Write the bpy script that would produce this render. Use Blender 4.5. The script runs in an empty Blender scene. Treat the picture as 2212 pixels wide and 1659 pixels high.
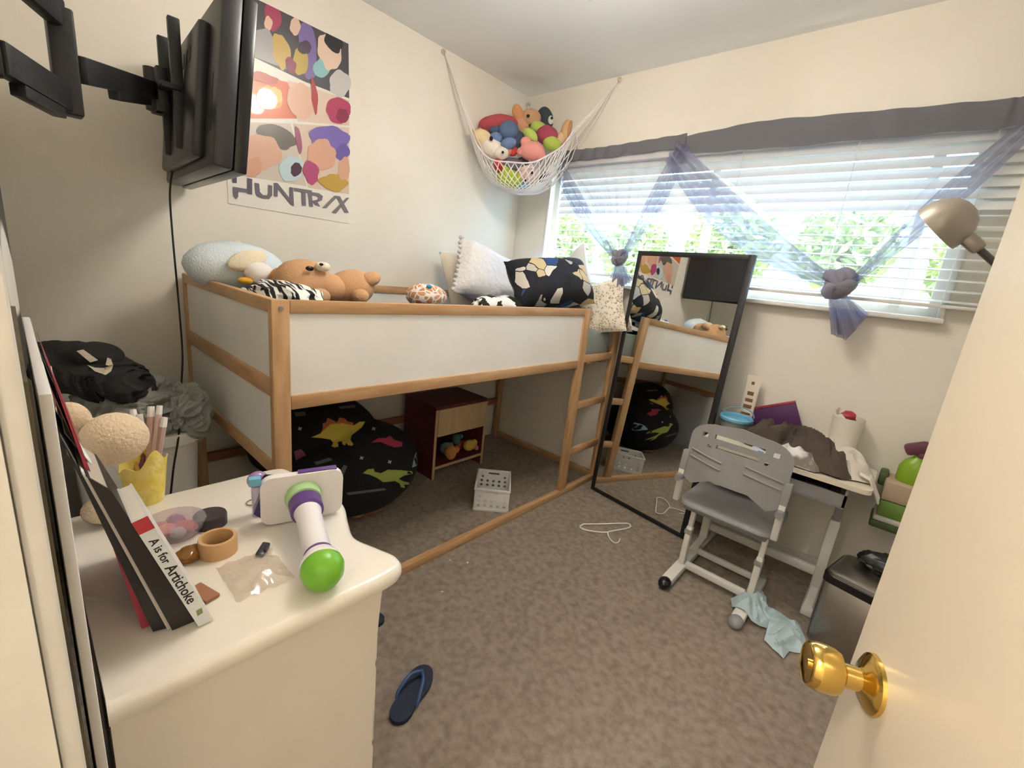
import bpy, bmesh, math, random
from mathutils import Vector, Matrix, Euler, noise
from mathutils.bvhtree import BVHTree
from math import sin, cos, pi, radians

SC = bpy.context.scene
COL = SC.collection
V = Vector

# ------------------------------------------------------------------ camera
CP = V((2.3658, -2.5884, 1.3000))
YAW, PITCH, ROLL, FPX = 0.7113, -0.2413, 0.1093, 950.06
FW = V((-sin(YAW)*cos(PITCH), cos(YAW)*cos(PITCH), sin(PITCH)))
_r = FW.cross(V((0, 0, 1))).normalized(); _u = _r.cross(FW)
RT = cos(ROLL)*_r + sin(ROLL)*_u; UP = -sin(ROLL)*_r + cos(ROLL)*_u
cam_d = bpy.data.cameras.new('camera'); cam = bpy.data.objects.new('camera', cam_d); COL.objects.link(cam)
cam.matrix_world = Matrix((( RT.x, UP.x, -FW.x, CP.x), (RT.y, UP.y, -FW.y, CP.y), (RT.z, UP.z, -FW.z, CP.z), (0, 0, 0, 1)))
cam_d.sensor_width = 36; cam_d.lens = FPX/2212*36; cam_d.clip_start = 0.01
SC.camera = cam

# ------------------------------------------------------------------ world, sun, exposure
w = bpy.data.worlds.new('sky'); SC.world = w; w.use_nodes = True
nt = w.node_tree; sky = nt.nodes.new('ShaderNodeTexSky'); sky.sky_type = 'NISHITA'
sky.sun_disc = False; sky.sun_elevation = radians(62); sky.sun_rotation = radians(0)
nt.links.new(sky.outputs[0], nt.nodes['Background'].inputs[0]); nt.nodes['Background'].inputs[1].default_value = 0.6
sun_d = bpy.data.lights.new('sun', 'SUN'); sun_d.energy = 3.0; sun_d.angle = radians(0.6); sun_d.color = (1, .95, .86)
sun = bpy.data.objects.new('sun', sun_d); COL.objects.link(sun); sun.location = (1, 6, 9)
SUNDIR = V((-0.08, -0.85, -1.76)).normalized(); sun.rotation_euler = SUNDIR.to_track_quat('-Z', 'Y').to_euler()
SC.view_settings.view_transform = 'Standard'; SC.view_settings.look = 'None'
SC.view_settings.exposure = 2.18; SC.view_settings.gamma = 1; SC.view_settings.use_curve_mapping = False

# ------------------------------------------------------------------ measuring helpers (pixel of the 2212x1659 photo -> place in the room)
def ray(x, y): return (FW*FPX + RT*(x-1106) - UP*(y-829.5)).normalized()
def on(x, y, ax, v):
    d = ray(x, y); i = 'xyz'.index(ax); return CP + d*((v-CP[i])/d[i])
def onq(x, y, q):
    d = ray(x, y); return CP + d*((q-(CP.x-CP.y))/(d.x-d.y))
def pl(x, y, p, n):
    d = ray(x, y); return CP + d*((V(p)-CP).dot(n)/d.dot(n))
def S(px, P): return px*((P-CP).dot(FW))/FPX

# ------------------------------------------------------------------ materials
def lin(c):
    if isinstance(c, str): c = [int(c[i:i+2], 16)/255 for i in (0, 2, 4)]
    return tuple((v/12.92 if v <= .04045 else ((v+.055)/1.055)**2.4) for v in c)
MATS = {}
def N(m, t, **kw):
    n = m.node_tree.nodes.new(t)
    for k, v in kw.items(): setattr(n, k, v)
    return n
def mat(name, col, rough=.6, metal=0, col2=None, scale=20, bump=0, bscale=None, stretch=None, alpha=1, emit=None, estr=0, trans=0, coat=0, sheen=0, contrast=(.35, .65), detail=4):
    if name in MATS: return MATS[name]
    m = bpy.data.materials.new(name); m.use_nodes = True; MATS[name] = m
    p = m.node_tree.nodes['Principled BSDF']; L = m.node_tree.links.new
    c = lin(col)+(1,)
    p.inputs['Base Color'].default_value = c; p.inputs['Roughness'].default_value = rough; p.inputs['Metallic'].default_value = metal
    p.inputs['Alpha'].default_value = alpha; p.inputs['Transmission Weight'].default_value = trans; p.inputs['Coat Weight'].default_value = coat
    p.inputs['Sheen Weight'].default_value = sheen
    if emit: p.inputs['Emission Color'].default_value = lin(emit)+(1,); p.inputs['Emission Strength'].default_value = estr
    if col2 or bump:
        tc = N(m, 'ShaderNodeTexCoord'); mp = N(m, 'ShaderNodeMapping'); L(tc.outputs['Object'], mp.inputs[0])
        if stretch: mp.inputs['Scale'].default_value = stretch
    if col2:
        nz = N(m, 'ShaderNodeTexNoise'); nz.inputs['Scale'].default_value = scale; nz.inputs['Detail'].default_value = detail; L(mp.outputs[0], nz.inputs['Vector'])
        r = N(m, 'ShaderNodeValToRGB'); r.color_ramp.elements[0].position, r.color_ramp.elements[1].position = contrast
        r.color_ramp.elements[0].color = c; r.color_ramp.elements[1].color = lin(col2)+(1,)
        L(nz.outputs['Fac'], r.inputs[0]); L(r.outputs[0], p.inputs['Base Color'])
    if bump:
        n2 = N(m, 'ShaderNodeTexNoise'); n2.inputs['Scale'].default_value = bscale or scale*4; n2.inputs['Detail'].default_value = 3; L(mp.outputs[0], n2.inputs['Vector'])
        b = N(m, 'ShaderNodeBump'); b.inputs['Strength'].default_value = bump; b.inputs['Distance'].default_value = .01
        L(n2.outputs['Fac'], b.inputs['Height']); L(b.outputs[0], p.inputs['Normal'])
    return m
def cells(name, cols, scale, rough=.85, edge=None, ew=.06, rnd=1):
    """voronoi-cell print: random cell colours from a list, optional outline colour"""
    if name in MATS: return MATS[name]
    m = bpy.data.materials.new(name); m.use_nodes = True; MATS[name] = m
    p = m.node_tree.nodes['Principled BSDF']; L = m.node_tree.links.new; p.inputs['Roughness'].default_value = rough
    tc = N(m, 'ShaderNodeTexCoord'); nz = N(m, 'ShaderNodeTexNoise'); nz.inputs['Scale'].default_value = scale*.7
    mx = N(m, 'ShaderNodeVectorMath', operation='MULTIPLY_ADD'); mx.inputs[1].default_value = (rnd*.6/scale,)*3
    L(tc.outputs['Object'], nz.inputs['Vector']); L(nz.outputs['Color'], mx.inputs[0]); L(tc.outputs['Object'], mx.inputs[2])
    vo = N(m, 'ShaderNodeTexVoronoi'); vo.inputs['Scale'].default_value = scale; L(mx.outputs[0], vo.inputs['Vector'])
    sp = N(m, 'ShaderNodeSeparateColor'); L(vo.outputs['Color'], sp.inputs[0])
    r = N(m, 'ShaderNodeValToRGB'); r.color_ramp.interpolation = 'CONSTANT'
    while len(r.color_ramp.elements) < len(cols): r.color_ramp.elements.new(.5)
    for i, c in enumerate(cols): r.color_ramp.elements[i].position = i/len(cols); r.color_ramp.elements[i].color = lin(c)+(1,)
    L(sp.outputs[0], r.inputs[0]); out = r.outputs[0]
    if edge:
        v2 = N(m, 'ShaderNodeTexVoronoi', feature='DISTANCE_TO_EDGE'); v2.inputs['Scale'].default_value = scale; L(mx.outputs[0], v2.inputs['Vector'])
        lt = N(m, 'ShaderNodeMath', operation='LESS_THAN'); lt.inputs[1].default_value = ew; L(v2.outputs['Distance'], lt.inputs[0])
        mi = N(m, 'ShaderNodeMix', data_type='RGBA'); L(lt.outputs[0], mi.inputs['Factor']); L(out, mi.inputs['A']); mi.inputs['B'].default_value = lin(edge)+(1,); out = mi.outputs['Result']
    L(out, p.inputs['Base Color']); return m
def sheer(name, col, op):
    m = bpy.data.materials.new(name); m.use_nodes = True; MATS[name] = m
    nt = m.node_tree; L = nt.links.new; nt.nodes.remove(nt.nodes['Principled BSDF']); o = nt.nodes['Material Output']
    d = N(m, 'ShaderNodeBsdfDiffuse'); d.inputs[0].default_value = lin(col)+(1,)
    t = N(m, 'ShaderNodeBsdfTranslucent'); t.inputs[0].default_value = lin(col)+(1,)
    a = N(m, 'ShaderNodeMixShader'); a.inputs[0].default_value = .5; L(d.outputs[0], a.inputs[1]); L(t.outputs[0], a.inputs[2])
    tr = N(m, 'ShaderNodeBsdfTransparent'); x = N(m, 'ShaderNodeMixShader')
    lw = N(m, 'ShaderNodeLayerWeight'); lw.inputs[0].default_value = .25
    mr = N(m, 'ShaderNodeMapRange'); mr.inputs['To Min'].default_value = op; mr.inputs['To Max'].default_value = min(1, op+.45); L(lw.outputs['Facing'], mr.inputs['Value'])
    L(mr.outputs[0], x.inputs[0]); L(tr.outputs[0], x.inputs[1]); L(a.outputs[0], x.inputs[2]); L(x.outputs[0], o.inputs[0]); return m
def clear(name, col='ffffff', gl=.08, body=0, rough=.05):
    m = bpy.data.materials.new(name); m.use_nodes = True; MATS[name] = m
    nt = m.node_tree; L = nt.links.new; nt.nodes.remove(nt.nodes['Principled BSDF']); o = nt.nodes['Material Output']
    t = N(m, 'ShaderNodeBsdfTransparent'); t.inputs[0].default_value = lin(col)+(1,)
    g = N(m, 'ShaderNodeBsdfGlossy'); g.inputs['Roughness'].default_value = rough
    x = N(m, 'ShaderNodeMixShader'); x.inputs[0].default_value = gl; L(t.outputs[0], x.inputs[1]); L(g.outputs[0], x.inputs[2]); out = x
    if body:
        d = N(m, 'ShaderNodeBsdfDiffuse'); d.inputs[0].default_value = lin(col)+(1,)
        y = N(m, 'ShaderNodeMixShader'); y.inputs[0].default_value = body; L(out.outputs[0], y.inputs[1]); L(d.outputs[0], y.inputs[2]); out = y
    L(out.outputs[0], o.inputs[0]); return m

# ------------------------------------------------------------------ mesh builder
class B:
    def __init__(s): s.bm = bmesh.new()
    def _m(s, t, M=None):
        if M is not None: t.transform(M)
        me = bpy.data.meshes.new('x'); t.to_mesh(me); t.free(); s.bm.from_mesh(me); bpy.data.meshes.remove(me); return s
    def box(s, c, d, bev=0, M=None, rot=None, seg=2):
        t = bmesh.new(); bmesh.ops.create_cube(t, size=1, matrix=Matrix.Diagonal((d[0], d[1], d[2], 1)))
        if bev: bmesh.ops.bevel(t, geom=t.edges[:], offset=bev, segments=seg, affect='EDGES', profile=.5)
        T = Matrix.Translation(V(c))
        if rot: T = T @ Euler(rot).to_matrix().to_4x4()
        return s._m(t, (M @ T) if M is not None else T)
    def bx(s, a, b, bev=0, M=None):
        a = V(a); b = V(b); return s.box((a+b)/2, [abs(v) for v in (b-a)], bev, M)
    def cyl(s, p0, p1, r0, r1=None, seg=16, caps=True):
        p0 = V(p0); p1 = V(p1); d = p1-p0; t = bmesh.new()
        bmesh.ops.create_cone(t, cap_ends=caps, segments=seg, radius1=r0, radius2=r0 if r1 is None else r1, depth=d.length)
        return s._m(t, Matrix.Translation((p0+p1)/2) @ d.to_track_quat('Z', 'Y').to_matrix().to_4x4())
    def bar(s, p0, p1, w, h, bev=0, up=(0, 0, 1)):
        p0 = V(p0); p1 = V(p1); z = (p1-p0).normalized(); x = V(up).cross(z)
        if x.length < 1e-4: x = V((1, 0, 0))
        x.normalize(); y = z.cross(x); R = Matrix((x, y, z)).transposed().to_4x4()
        return s.box((0, 0, 0), (w, h, (p1-p0).length), bev, Matrix.Translation((p0+p1)/2) @ R)
    def ell(s, c, r, rot=None, sub=3, amp=0, fs=6, seed=0, ridge=False, M=None):
        t = bmesh.new(); bmesh.ops.create_icosphere(t, subdivisions=sub, radius=1)
        if not hasattr(r, '__len__'): r = (r, r, r)
        if amp:
            o = V((seed*7.3, seed*3.1, seed*5.7))
            for v in t.verts:
                q = V((v.co.x*r[0], v.co.y*r[1], v.co.z*r[2]))*fs+o
                n = noise.noise(q)+.5*noise.noise(q*2.1)
                if ridge:
                    wq = q+V((noise.noise(q*.5), noise.noise(q*.5+V((9, 3, 1))), noise.noise(q*.5+V((2, 8, 4)))))*1.6
                    n = (1-2.2*abs(noise.noise(wq)))*.7+.35*(1-2.2*abs(noise.noise(wq*2.3)))-.2
                v.co *= 1+amp*n
        T = Matrix.Translation(V(c))
        if rot: T = T @ Euler(rot).to_matrix().to_4x4()
        T = T @ Matrix.Diagonal((r[0], r[1], r[2], 1))
        return s._m(t, (M @ T) if M is not None else T)
    def tube(s, pts, r, seg=8, closed=False):
        pts = [V(p) for p in pts]; n = len(pts); rs = r if hasattr(r, '__len__') else [r]*n; bm = s.bm; rings = []; px = None
        for i, p in enumerate(pts):
            a = pts[(i-1) % n] if (closed or i) else p; b = pts[(i+1) % n] if (closed or i < n-1) else p
            z = (b-a).normalized()
            if px is None: px = z.orthogonal().normalized()
            x = (px-z*px.dot(z)); x = x.normalized() if x.length > 1e-6 else z.orthogonal().normalized(); px = x; y = z.cross(x)
            rings.append([bm.verts.new(p+(x*cos(2*pi*k/seg)+y*sin(2*pi*k/seg))*rs[i]) for k in range(seg)])
        for i in range(n if closed else n-1):
            A, Bq = rings[i], rings[(i+1) % n]
            for k in range(seg): bm.faces.new((A[k], A[(k+1) % seg], Bq[(k+1) % seg], Bq[k]))
        if not closed: bm.faces.new(rings[0][::-1]); bm.faces.new(rings[-1])
        return s
    def lathe(s, prof, base=(0, 0, 0), axis=(0, 0, 1), seg=28, sx=1, sy=1):
        q = V(axis).to_track_quat('Z', 'Y').to_matrix(); base = V(base); bm = s.bm; rings = []
        for r, h in prof: rings.append([bm.verts.new(base+q @ V((max(r, 1e-4)*cos(2*pi*k/seg)*sx, max(r, 1e-4)*sin(2*pi*k/seg)*sy, h))) for k in range(seg)])
        for A, Bq in zip(rings, rings[1:]):
            for k in range(seg): bm.faces.new((A[k], A[(k+1) % seg], Bq[(k+1) % seg], Bq[k]))
        if prof[0][0] > 1e-3: bm.faces.new(rings[0][::-1])
        if prof[-1][0] > 1e-3: bm.faces.new(rings[-1])
        return s
    def grid(s, fn, nu, nv, th=0, closed_u=False):
        t = bmesh.new(); g = [[t.verts.new(fn(i/nu, j/nv)) for j in range(nv+1)] for i in range(nu+(0 if closed_u else 1))]
        for i in range(nu):
            for j in range(nv): t.faces.new((g[i][j], g[(i+1) % len(g)][j], g[(i+1) % len(g)][j+1], g[i][j+1]))
        if th:
            bmesh.ops.recalc_face_normals(t, faces=t.faces[:]); bmesh.ops.solidify(t, geom=t.faces[:], thickness=th)
        return s._m(t)
    def plate(s, outline, holes, th, M, bend=None, cuts=0):
        """flat plate in local xz plane with holes, thickness along local y"""
        t = bmesh.new(); es = []
        for lp in [outline]+list(holes):
            vs = [t.verts.new((x, 0, z)) for x, z in lp]; es += [t.edges.new((vs[i], vs[(i+1) % len(vs)])) for i in range(len(vs))]
        bmesh.ops.triangle_fill(t, use_beauty=True, use_dissolve=False, edges=es)
        if cuts:
            xs = [p[0] for p in outline]; a, b = min(xs), max(xs)
            for k in range(1, cuts): bmesh.ops.bisect_plane(t, geom=t.verts[:]+t.edges[:]+t.faces[:], plane_co=(a+(b-a)*k/cuts, 0, 0), plane_no=(1, 0, 0))
        if bend:
            for v in t.verts: v.co.y += bend(v.co.x, v.co.z)
        bmesh.ops.recalc_face_normals(t, faces=t.faces[:]); bmesh.ops.solidify(t, geom=t.faces[:], thickness=th)
        return s._m(t, M)
    def poly(s, pts, th=0, n=None):
        t = bmesh.new(); f = t.faces.new([t.verts.new(V(p)) for p in pts])
        if th:
            f.normal_update(); d = V(n) if n is not None else f.normal
            r = bmesh.ops.extrude_face_region(t, geom=[f]); bmesh.ops.translate(t, vec=d*th, verts=[v for v in r['geom'] if isinstance(v, bmesh.types.BMVert)])
        t.normal_update(); bmesh.ops.triangulate(t, faces=t.faces[:], ngon_method='EAR_CLIP'); return s._m(t)
    def text(s, body, size, M, ext=.0004, bold=0):
        cu = bpy.data.curves.new('t', 'FONT'); cu.body = body; cu.size = size; cu.extrude = ext; cu.align_x = 'CENTER'; cu.align_y = 'CENTER'; cu.resolution_u = 3; cu.offset = bold
        o = bpy.data.objects.new('t', cu); me = o.to_mesh(); t = bmesh.new(); t.from_mesh(me); o.to_mesh_clear()
        bpy.data.objects.remove(o); bpy.data.curves.remove(cu); return s._m(t, M)
    def sub(s, n=1):
        bmesh.ops.subdivide_edges(s.bm, edges=s.bm.edges[:], cuts=n, use_grid_fill=True); return s
    def o(s, name, m, parent=None, ang=40, smooth=True):
        bm = s.bm; bmesh.ops.recalc_face_normals(bm, faces=bm.faces[:])
        if parent is None:
            xs = [v.co for v in bm.verts]; lo = V((min(c.x for c in xs), min(c.y for c in xs), min(c.z for c in xs))); hi = V((max(c.x for c in xs), max(c.y for c in xs), max(c.z for c in xs)))
            org = V(((lo.x+hi.x)/2, (lo.y+hi.y)/2, lo.z))
        else:
            r = parent
            while r.parent: r = r.parent
            org = r.location
        me = bpy.data.meshes.new(name); bmesh.ops.translate(bm, vec=-org, verts=bm.verts[:]); bm.to_mesh(me); bm.free()
        if smooth: me.shade_smooth(); me.set_sharp_from_angle(angle=radians(ang))
        me.materials.append(m); ob = bpy.data.objects.new(name, me); COL.objects.link(ob)
        if parent is None: ob.location = org
        else: ob.parent = parent
        return ob
def tag(o, label, cat, group=None, kind=None):
    o['label'] = label; o['category'] = cat
    if group: o['group'] = group
    if kind: o['kind'] = kind
    return o
def thing(name, label, cat, loc, group=None):
    e = bpy.data.objects.new(name, None); COL.objects.link(e); e.location = loc; e.empty_display_size = .05; return tag(e, label, cat, group)
def struct(o): o['kind'] = 'structure'; return o
def copy_part(o, parent, dloc=(0, 0, 0)):
    c = o.copy(); COL.objects.link(c); c.parent = parent; c.location = o.location+V(dloc); return c
def lab(o, l): o['label'] = l; return o
def rng(a, b, n): return [a+(b-a)*i/(n-1) for i in range(n)]
def disc(cx, cz, r, n=12, rz=None): return [(cx+r*cos(2*pi*k/n), cz+(rz or r)*sin(2*pi*k/n)) for k in range(n)]
def rrect(x0, z0, x1, z1, r, n=5):
    out = []
    for cx, cz, a in ((x1-r, z1-r, 0), (x0+r, z1-r, pi/2), (x0+r, z0+r, pi), (x1-r, z0+r, 1.5*pi)):
        out += [(cx+r*cos(a+pi/2*k/n), cz+r*sin(a+pi/2*k/n)) for k in range(n+1)]
    return out
def axes(o, x, z):
    x = V(x).normalized(); z = V(z).normalized(); y = z.cross(x).normalized(); z = x.cross(y)
    m = Matrix((x, y, z)).transposed().to_4x4(); m.translation = V(o); return m
def decal(px, bvh, off=.004, cuts=3):
    """outline in photo pixels laid on a surface, as a thin print that follows it"""
    t = bmesh.new(); t.faces.new([t.verts.new((x, y, 0)) for x, y in px]); t.normal_update(); bmesh.ops.triangulate(t, faces=t.faces[:], ngon_method='EAR_CLIP')
    for _ in range(cuts-1): bmesh.ops.subdivide_edges(t, edges=t.edges[:], cuts=1); bmesh.ops.triangulate(t, faces=t.faces[:])
    bad = []
    for v in t.verts:
        h, n, i, d = bvh.ray_cast(CP, ray(v.co.x, v.co.y))
        if h is None: bad.append(v)
        else: v.co = h-ray(v.co.x, v.co.y)*off
    if bad: bmesh.ops.delete(t, geom=bad, context='VERTS')
    b = B(); b._m(t); return b
def bvh_of(b): return BVHTree.FromBMesh(b.bm)

# ------------------------------------------------------------------ palette
WALL = mat('cream wall paint', 'eae3d5', .85, col2='ede7db', scale=3, bump=.06, bscale=160)
CEIL = mat('white ceiling paint', 'f3f3f1', .9, bump=.05, bscale=120)
CARPET = mat('taupe carpet', '9f8f7d', .98, col2='c3b3a1', scale=38, bump=1.0, bscale=420, contrast=(.3, .7), detail=9)
TRIM = mat('white trim paint', 'e6e4de', .45, col2='dcd9d1', scale=8)
DOORM = mat('cream door paint', 'd9ccb6', .4, bump=.03, bscale=80)
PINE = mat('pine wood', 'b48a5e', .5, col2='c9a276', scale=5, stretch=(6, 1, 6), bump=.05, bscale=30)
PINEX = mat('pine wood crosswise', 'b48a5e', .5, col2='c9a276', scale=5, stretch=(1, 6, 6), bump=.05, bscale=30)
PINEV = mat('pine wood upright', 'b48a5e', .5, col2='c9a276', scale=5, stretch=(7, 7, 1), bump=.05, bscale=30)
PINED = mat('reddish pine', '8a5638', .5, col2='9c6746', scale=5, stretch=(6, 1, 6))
PANEL = mat('white panel', 'eeebe4', .4, col2='e9e5dc', scale=4)
WHITEM = mat('white enamel', 'ece9e2', .35)
WHITEP = mat('white plastic', 'eceae6', .35)
BLACKM = mat('black steel', '1c1c1e', .45, bump=.1, bscale=80)
BLACKP = mat('black gloss plastic', '111113', .25)
GREYP = mat('grey plastic', '8c8a88', .45, col2='939190', scale=12)
BRASS = mat('polished brass', 'd9b766', .14, 1)
CHROME = mat('brushed steel', 'a9a49d', .32, 1)

# ================================================================== THE ROOM
WY = -2.605; RX = 3.05; H = 2.527
struct(B().bx((-.1, -3.95, -.06), (RX+.1, .12, 0)).o('floor', CARPET))
struct(B().bx((-.1, -3.95, H), (RX+.1, .12, H+.06)).o('ceiling', CEIL))
struct(B().bx((-.1, -2.75, 0), (0, .12, H)).o('wall_left', WALL))
WX0, WX1, WZ0, WZ1 = .305, 2.44, 1.315, 2.03
b = B().bx((0, 0, 0), (WX0, .12, H)).bx((WX1, 0, 0), (RX, .12, H)).bx((WX0, 0, 0), (WX1, .12, WZ0)).bx((WX0, 0, WZ1), (WX1, .12, H))
struct(b.o('wall_back', WALL))
struct(B().bx((RX, -3.95, 0), (RX+.1, .12, H)).o('wall_right', WALL))
DX0, DX1, DZ = 1.935, 2.70, 2.04
b = B().bx((0, WY-.12, 0), (DX0-.02, WY, H)).bx((DX1+.02, WY-.12, 0), (RX, WY, H)).bx((DX0-.02, WY-.12, DZ+.02), (DX1+.02, WY, H))
struct(b.o('wall_front', WALL))
# the hall behind the doorway
struct(B().bx((-.1, -3.95, 0), (RX, -3.85, H)).o('wall_hall_back', WALL)); struct(B().bx((.9, -3.85, 0), (1.0, WY-.12, H)).o('wall_hall_side', WALL))
# door lining and casing
struct(B().bx((DX0-.02, WY-.12, 0), (DX0, WY, DZ+.02)).bx((DX0-.075, WY, 0), (DX0-.008, WY+.014, DZ+.07), .004).bx((DX0, WY-.075, 0), (DX0+.012, WY-.04, DZ)).o('trim_1', TRIM))
struct(B().bx((DX1, WY-.12, 0), (DX1+.02, WY, DZ+.02)).bx((DX1+.008, WY, 0), (DX1+.075, WY+.014, DZ+.07), .004).o('trim_2', TRIM))
struct(B().bx((DX0-.075, WY, DZ+.008), (DX1+.075, WY+.014, DZ+.07), .004).bx((DX0, WY-.12, DZ), (DX1, WY, DZ+.02)).o('trim_3', TRIM))
struct(B().bx((1.05, -.014, 0), (RX, 0, .075), .004).o('baseboard_back', TRIM))
struct(B().bx((RX-.014, -2.6, 0), (RX, -.015, .075), .004).o('baseboard_right', TRIM))
struct(B().bx((0, WY, 0), (DX0-.08, WY+.012, .075), .004).o('baseboard_front', TRIM))

# ---- the open door
LE = V((2.413, -1.908, 0)); HI = V((2.690, -2.598, 0)); DD = (LE-HI).normalized(); DN = V((-DD.y, DD.x, 0))
if DN.x > 0: DN = -DN
Md = axes(HI, DD, (0, 0, 1)); DW = (LE-HI).length
b = B(); sgn = -1 if (Md.to_3x3() @ V((0, 1, 0))).dot(DN) > 0 else 1
b.bx((0, 0 if sgn > 0 else -.036, .012), (DW, .036 if sgn > 0 else 0, 2.03), .002, Md)
door = struct(b.o('door_1', DOORM))
KP = pl(1885, 1478, HI, DN); KA = DN
rose = B().lathe([(.0001, .016), (.012, .016), (.016, .012), (.026, .009), (.033, .004), (.034, 0)], KP, KA, 32).o('rose', BRASS, door)
knob = B().lathe([(.0135, .008), (.0135, .030), (.017, .033), (.024, .036), (.027, .043), (.0275, .058), (.026, .066), (.023, .0685), (.021, .067), (.012, .066), (.0001, .066)], KP, KA, 36).o('knob', BRASS, door)
B().cyl(KP+KA*.066, KP+KA*.0685, .006, seg=16).o('privacy_button', BRASS, knob)
lp = LE+V((0, 0, KP.z)); B().box(lp-DN*.018+DD*.0005, (.025, .002, .056), 0, None, (0, 0, math.atan2(DD.y, DD.x)+pi/2)).o('latch_plate', BRASS, door)
for z in (.22, 1.02, 1.82): B().cyl(HI+V((0, 0, z-.045))+DN*.004, HI+V((0, 0, z+.045))+DN*.004, .006, seg=10).o('hinge', BRASS, door)

# ---- window: frame, panes, sill
b = B(); fy0, fy1 = .045, .085
b.bx((WX0, fy0, WZ0), (WX0+.035, fy1, WZ1)).bx((WX1-.035, fy0, WZ0), (WX1, fy1, WZ1)).bx((WX0+.035, fy0, WZ0), (WX1-.035, fy1, WZ0+.035)).bx((WX0+.035, fy0, WZ1-.035), (WX1-.035, fy1, WZ1))
win = struct(b.o('window_1', TRIM))
xm1 = on(1522, 520, 'y', .06).x; xm2 = on(1962, 560, 'y', .06).x
for xm in (xm1, xm2): B().bx((xm-.02, fy0-.008, WZ0+.03), (xm+.02, fy1, WZ1-.03), .003).o('mullion', TRIM, win)
GL = clear('window glass', 'f4fbfa', .06)
for a, c in ((WX0+.03, xm1-.02), (xm1+.02, xm2-.02), (xm2+.02, WX1-.03)): B().bx((a, .062, WZ0+.03), (c, .066, WZ1-.03)).o('pane', GL, win)
B().bx((WX0-.02, -.056, WZ0-.022), (WX1+.025, .045, WZ0), .006).o('sill', TRIM, win)
B().bx((WX0-.022, -.012, WZ0-.03), (WX0, .045, WZ1+.02), .003).o('casing', TRIM, win)
B().bx((WX1, -.012, WZ0-.03), (WX1+.022, .045, WZ1+.02), .003).o('casing', TRIM, win)

# ---- outside: ground, fence, shrubs
struct(B().bx((-8, .12, -.3), (12, 14, -.25)).o('ground_outside', mat('pale concrete', 'b9b3a8', .9, col2='a8a297', scale=3)))
struct(B().bx((-8, 3.2, -.25), (12, 3.35, 2.75)).o('wall_outside', mat('pale stucco', 'ece6dc', .9, bump=.2, bscale=40)))  # pale wall, raised to keep the bright sky out of the window view
LEAF = mat('shrub leaves', '8a9a58', .6, col2='c9cf88', scale=9); BARK = mat('bark', '6a5440', .9)
random.seed(4)
for k, (x, y, z, r) in enumerate(((-1.5, 2.6, 1.75, .46), (-.35, 2.6, 1.7, .42), (.75, 2.6, 1.85, .45), (1.75, 2.55, 1.9, .42), (2.75, 2.6, 1.75, .42))):
    lbls = ['pale leafy shrub outside, furthest left through the blind', 'pale leafy shrub outside, behind the left curtain knot', 'pale leafy shrub outside, left of the right curtain knot', 'pale leafy shrub outside, right above the right curtain knot', 'pale leafy shrub outside, furthest right through the blind']
    t = thing('shrub', lbls[k], 'shrub', (x, y, -.25), 'shrubs outside the window')
    bb = B(); bm = bb.bm
    for i in range(700):
        d = V((random.gauss(0, 1), random.gauss(0, 1), random.gauss(0, 1))).normalized()*r*random.uniform(.6, 1)
        c = V((x, y, z))+d; a = V((random.gauss(0, 1), random.gauss(0, 1), random.gauss(0, 1))).normalized(); e = a.orthogonal().normalized()
        vs = [bm.verts.new(c+a*.07), bm.verts.new(c+e*.03), bm.verts.new(c-a*.07), bm.verts.new(c-e*.03)]; bm.faces.new(vs)
    lf = bb.o('foliage', LEAF, t); lf['kind'] = 'stuff'
    B().cyl((x, y, -.25), (x, y, z), .07, .03).o('trunk', BARK, t)

# ================================================================== LIGHTS OF THE PLACE
LX, LYY = 1.45, -1.365
t = thing('ceiling_lamp', 'ceiling lamp whose small finial just shows at the top edge', 'ceiling lamp', (LX, LYY, 2.10))
B().lathe([(.08, 0), (.075, .03)], (LX, LYY, H-.03), seg=28).o('base_plate', WHITEM, t)
B().cyl((LX, LYY, 2.16), (LX, LYY, H-.02), .014).o('stem', BRASS, t)
B().lathe([(.0001, -.055), (.008, -.05), (.010, -.035), (.006, -.02), (.020, -.008), (.026, .01), (.02, .04)], (LX, LYY, 2.155), seg=18).o('finial', WHITEM, t)
GLOBE = mat('glowing frosted globe', 'fff8ee', .4, emit='fff8ee', estr=13.5)
for k in range(4):
    a_ = pi/4+k*pi/2; p = V((LX+.16*cos(a_), LYY+.16*sin(a_), 2.31))
    B().tube([V((LX, LYY, 2.34)), V((LX+.09*cos(a_), LYY+.09*sin(a_), 2.40)), p+V((0, 0, .06))], .007, 8).o('lamp_arm', BRASS, t)
    B().ell(p, .062).o('globe', GLOBE, t)
t = thing('hall_lamp', 'round ceiling lamp in the hall behind the doorway', 'ceiling lamp', (2.0, -3.3, 2.42))
B().lathe([(.17, 0), (.17, .02)], (2.0, -3.3, H-.02), seg=32).o('base_plate', WHITEM, t)
B().lathe([(.0001, 0), (.10, .012), (.16, .05), (.17, .085)], (2.0, -3.3, 2.42), seg=32).o('glass_bowl', mat('glowing hall bowl', 'fff4e0', .4, emit='fff8f0', estr=27), t)

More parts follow.
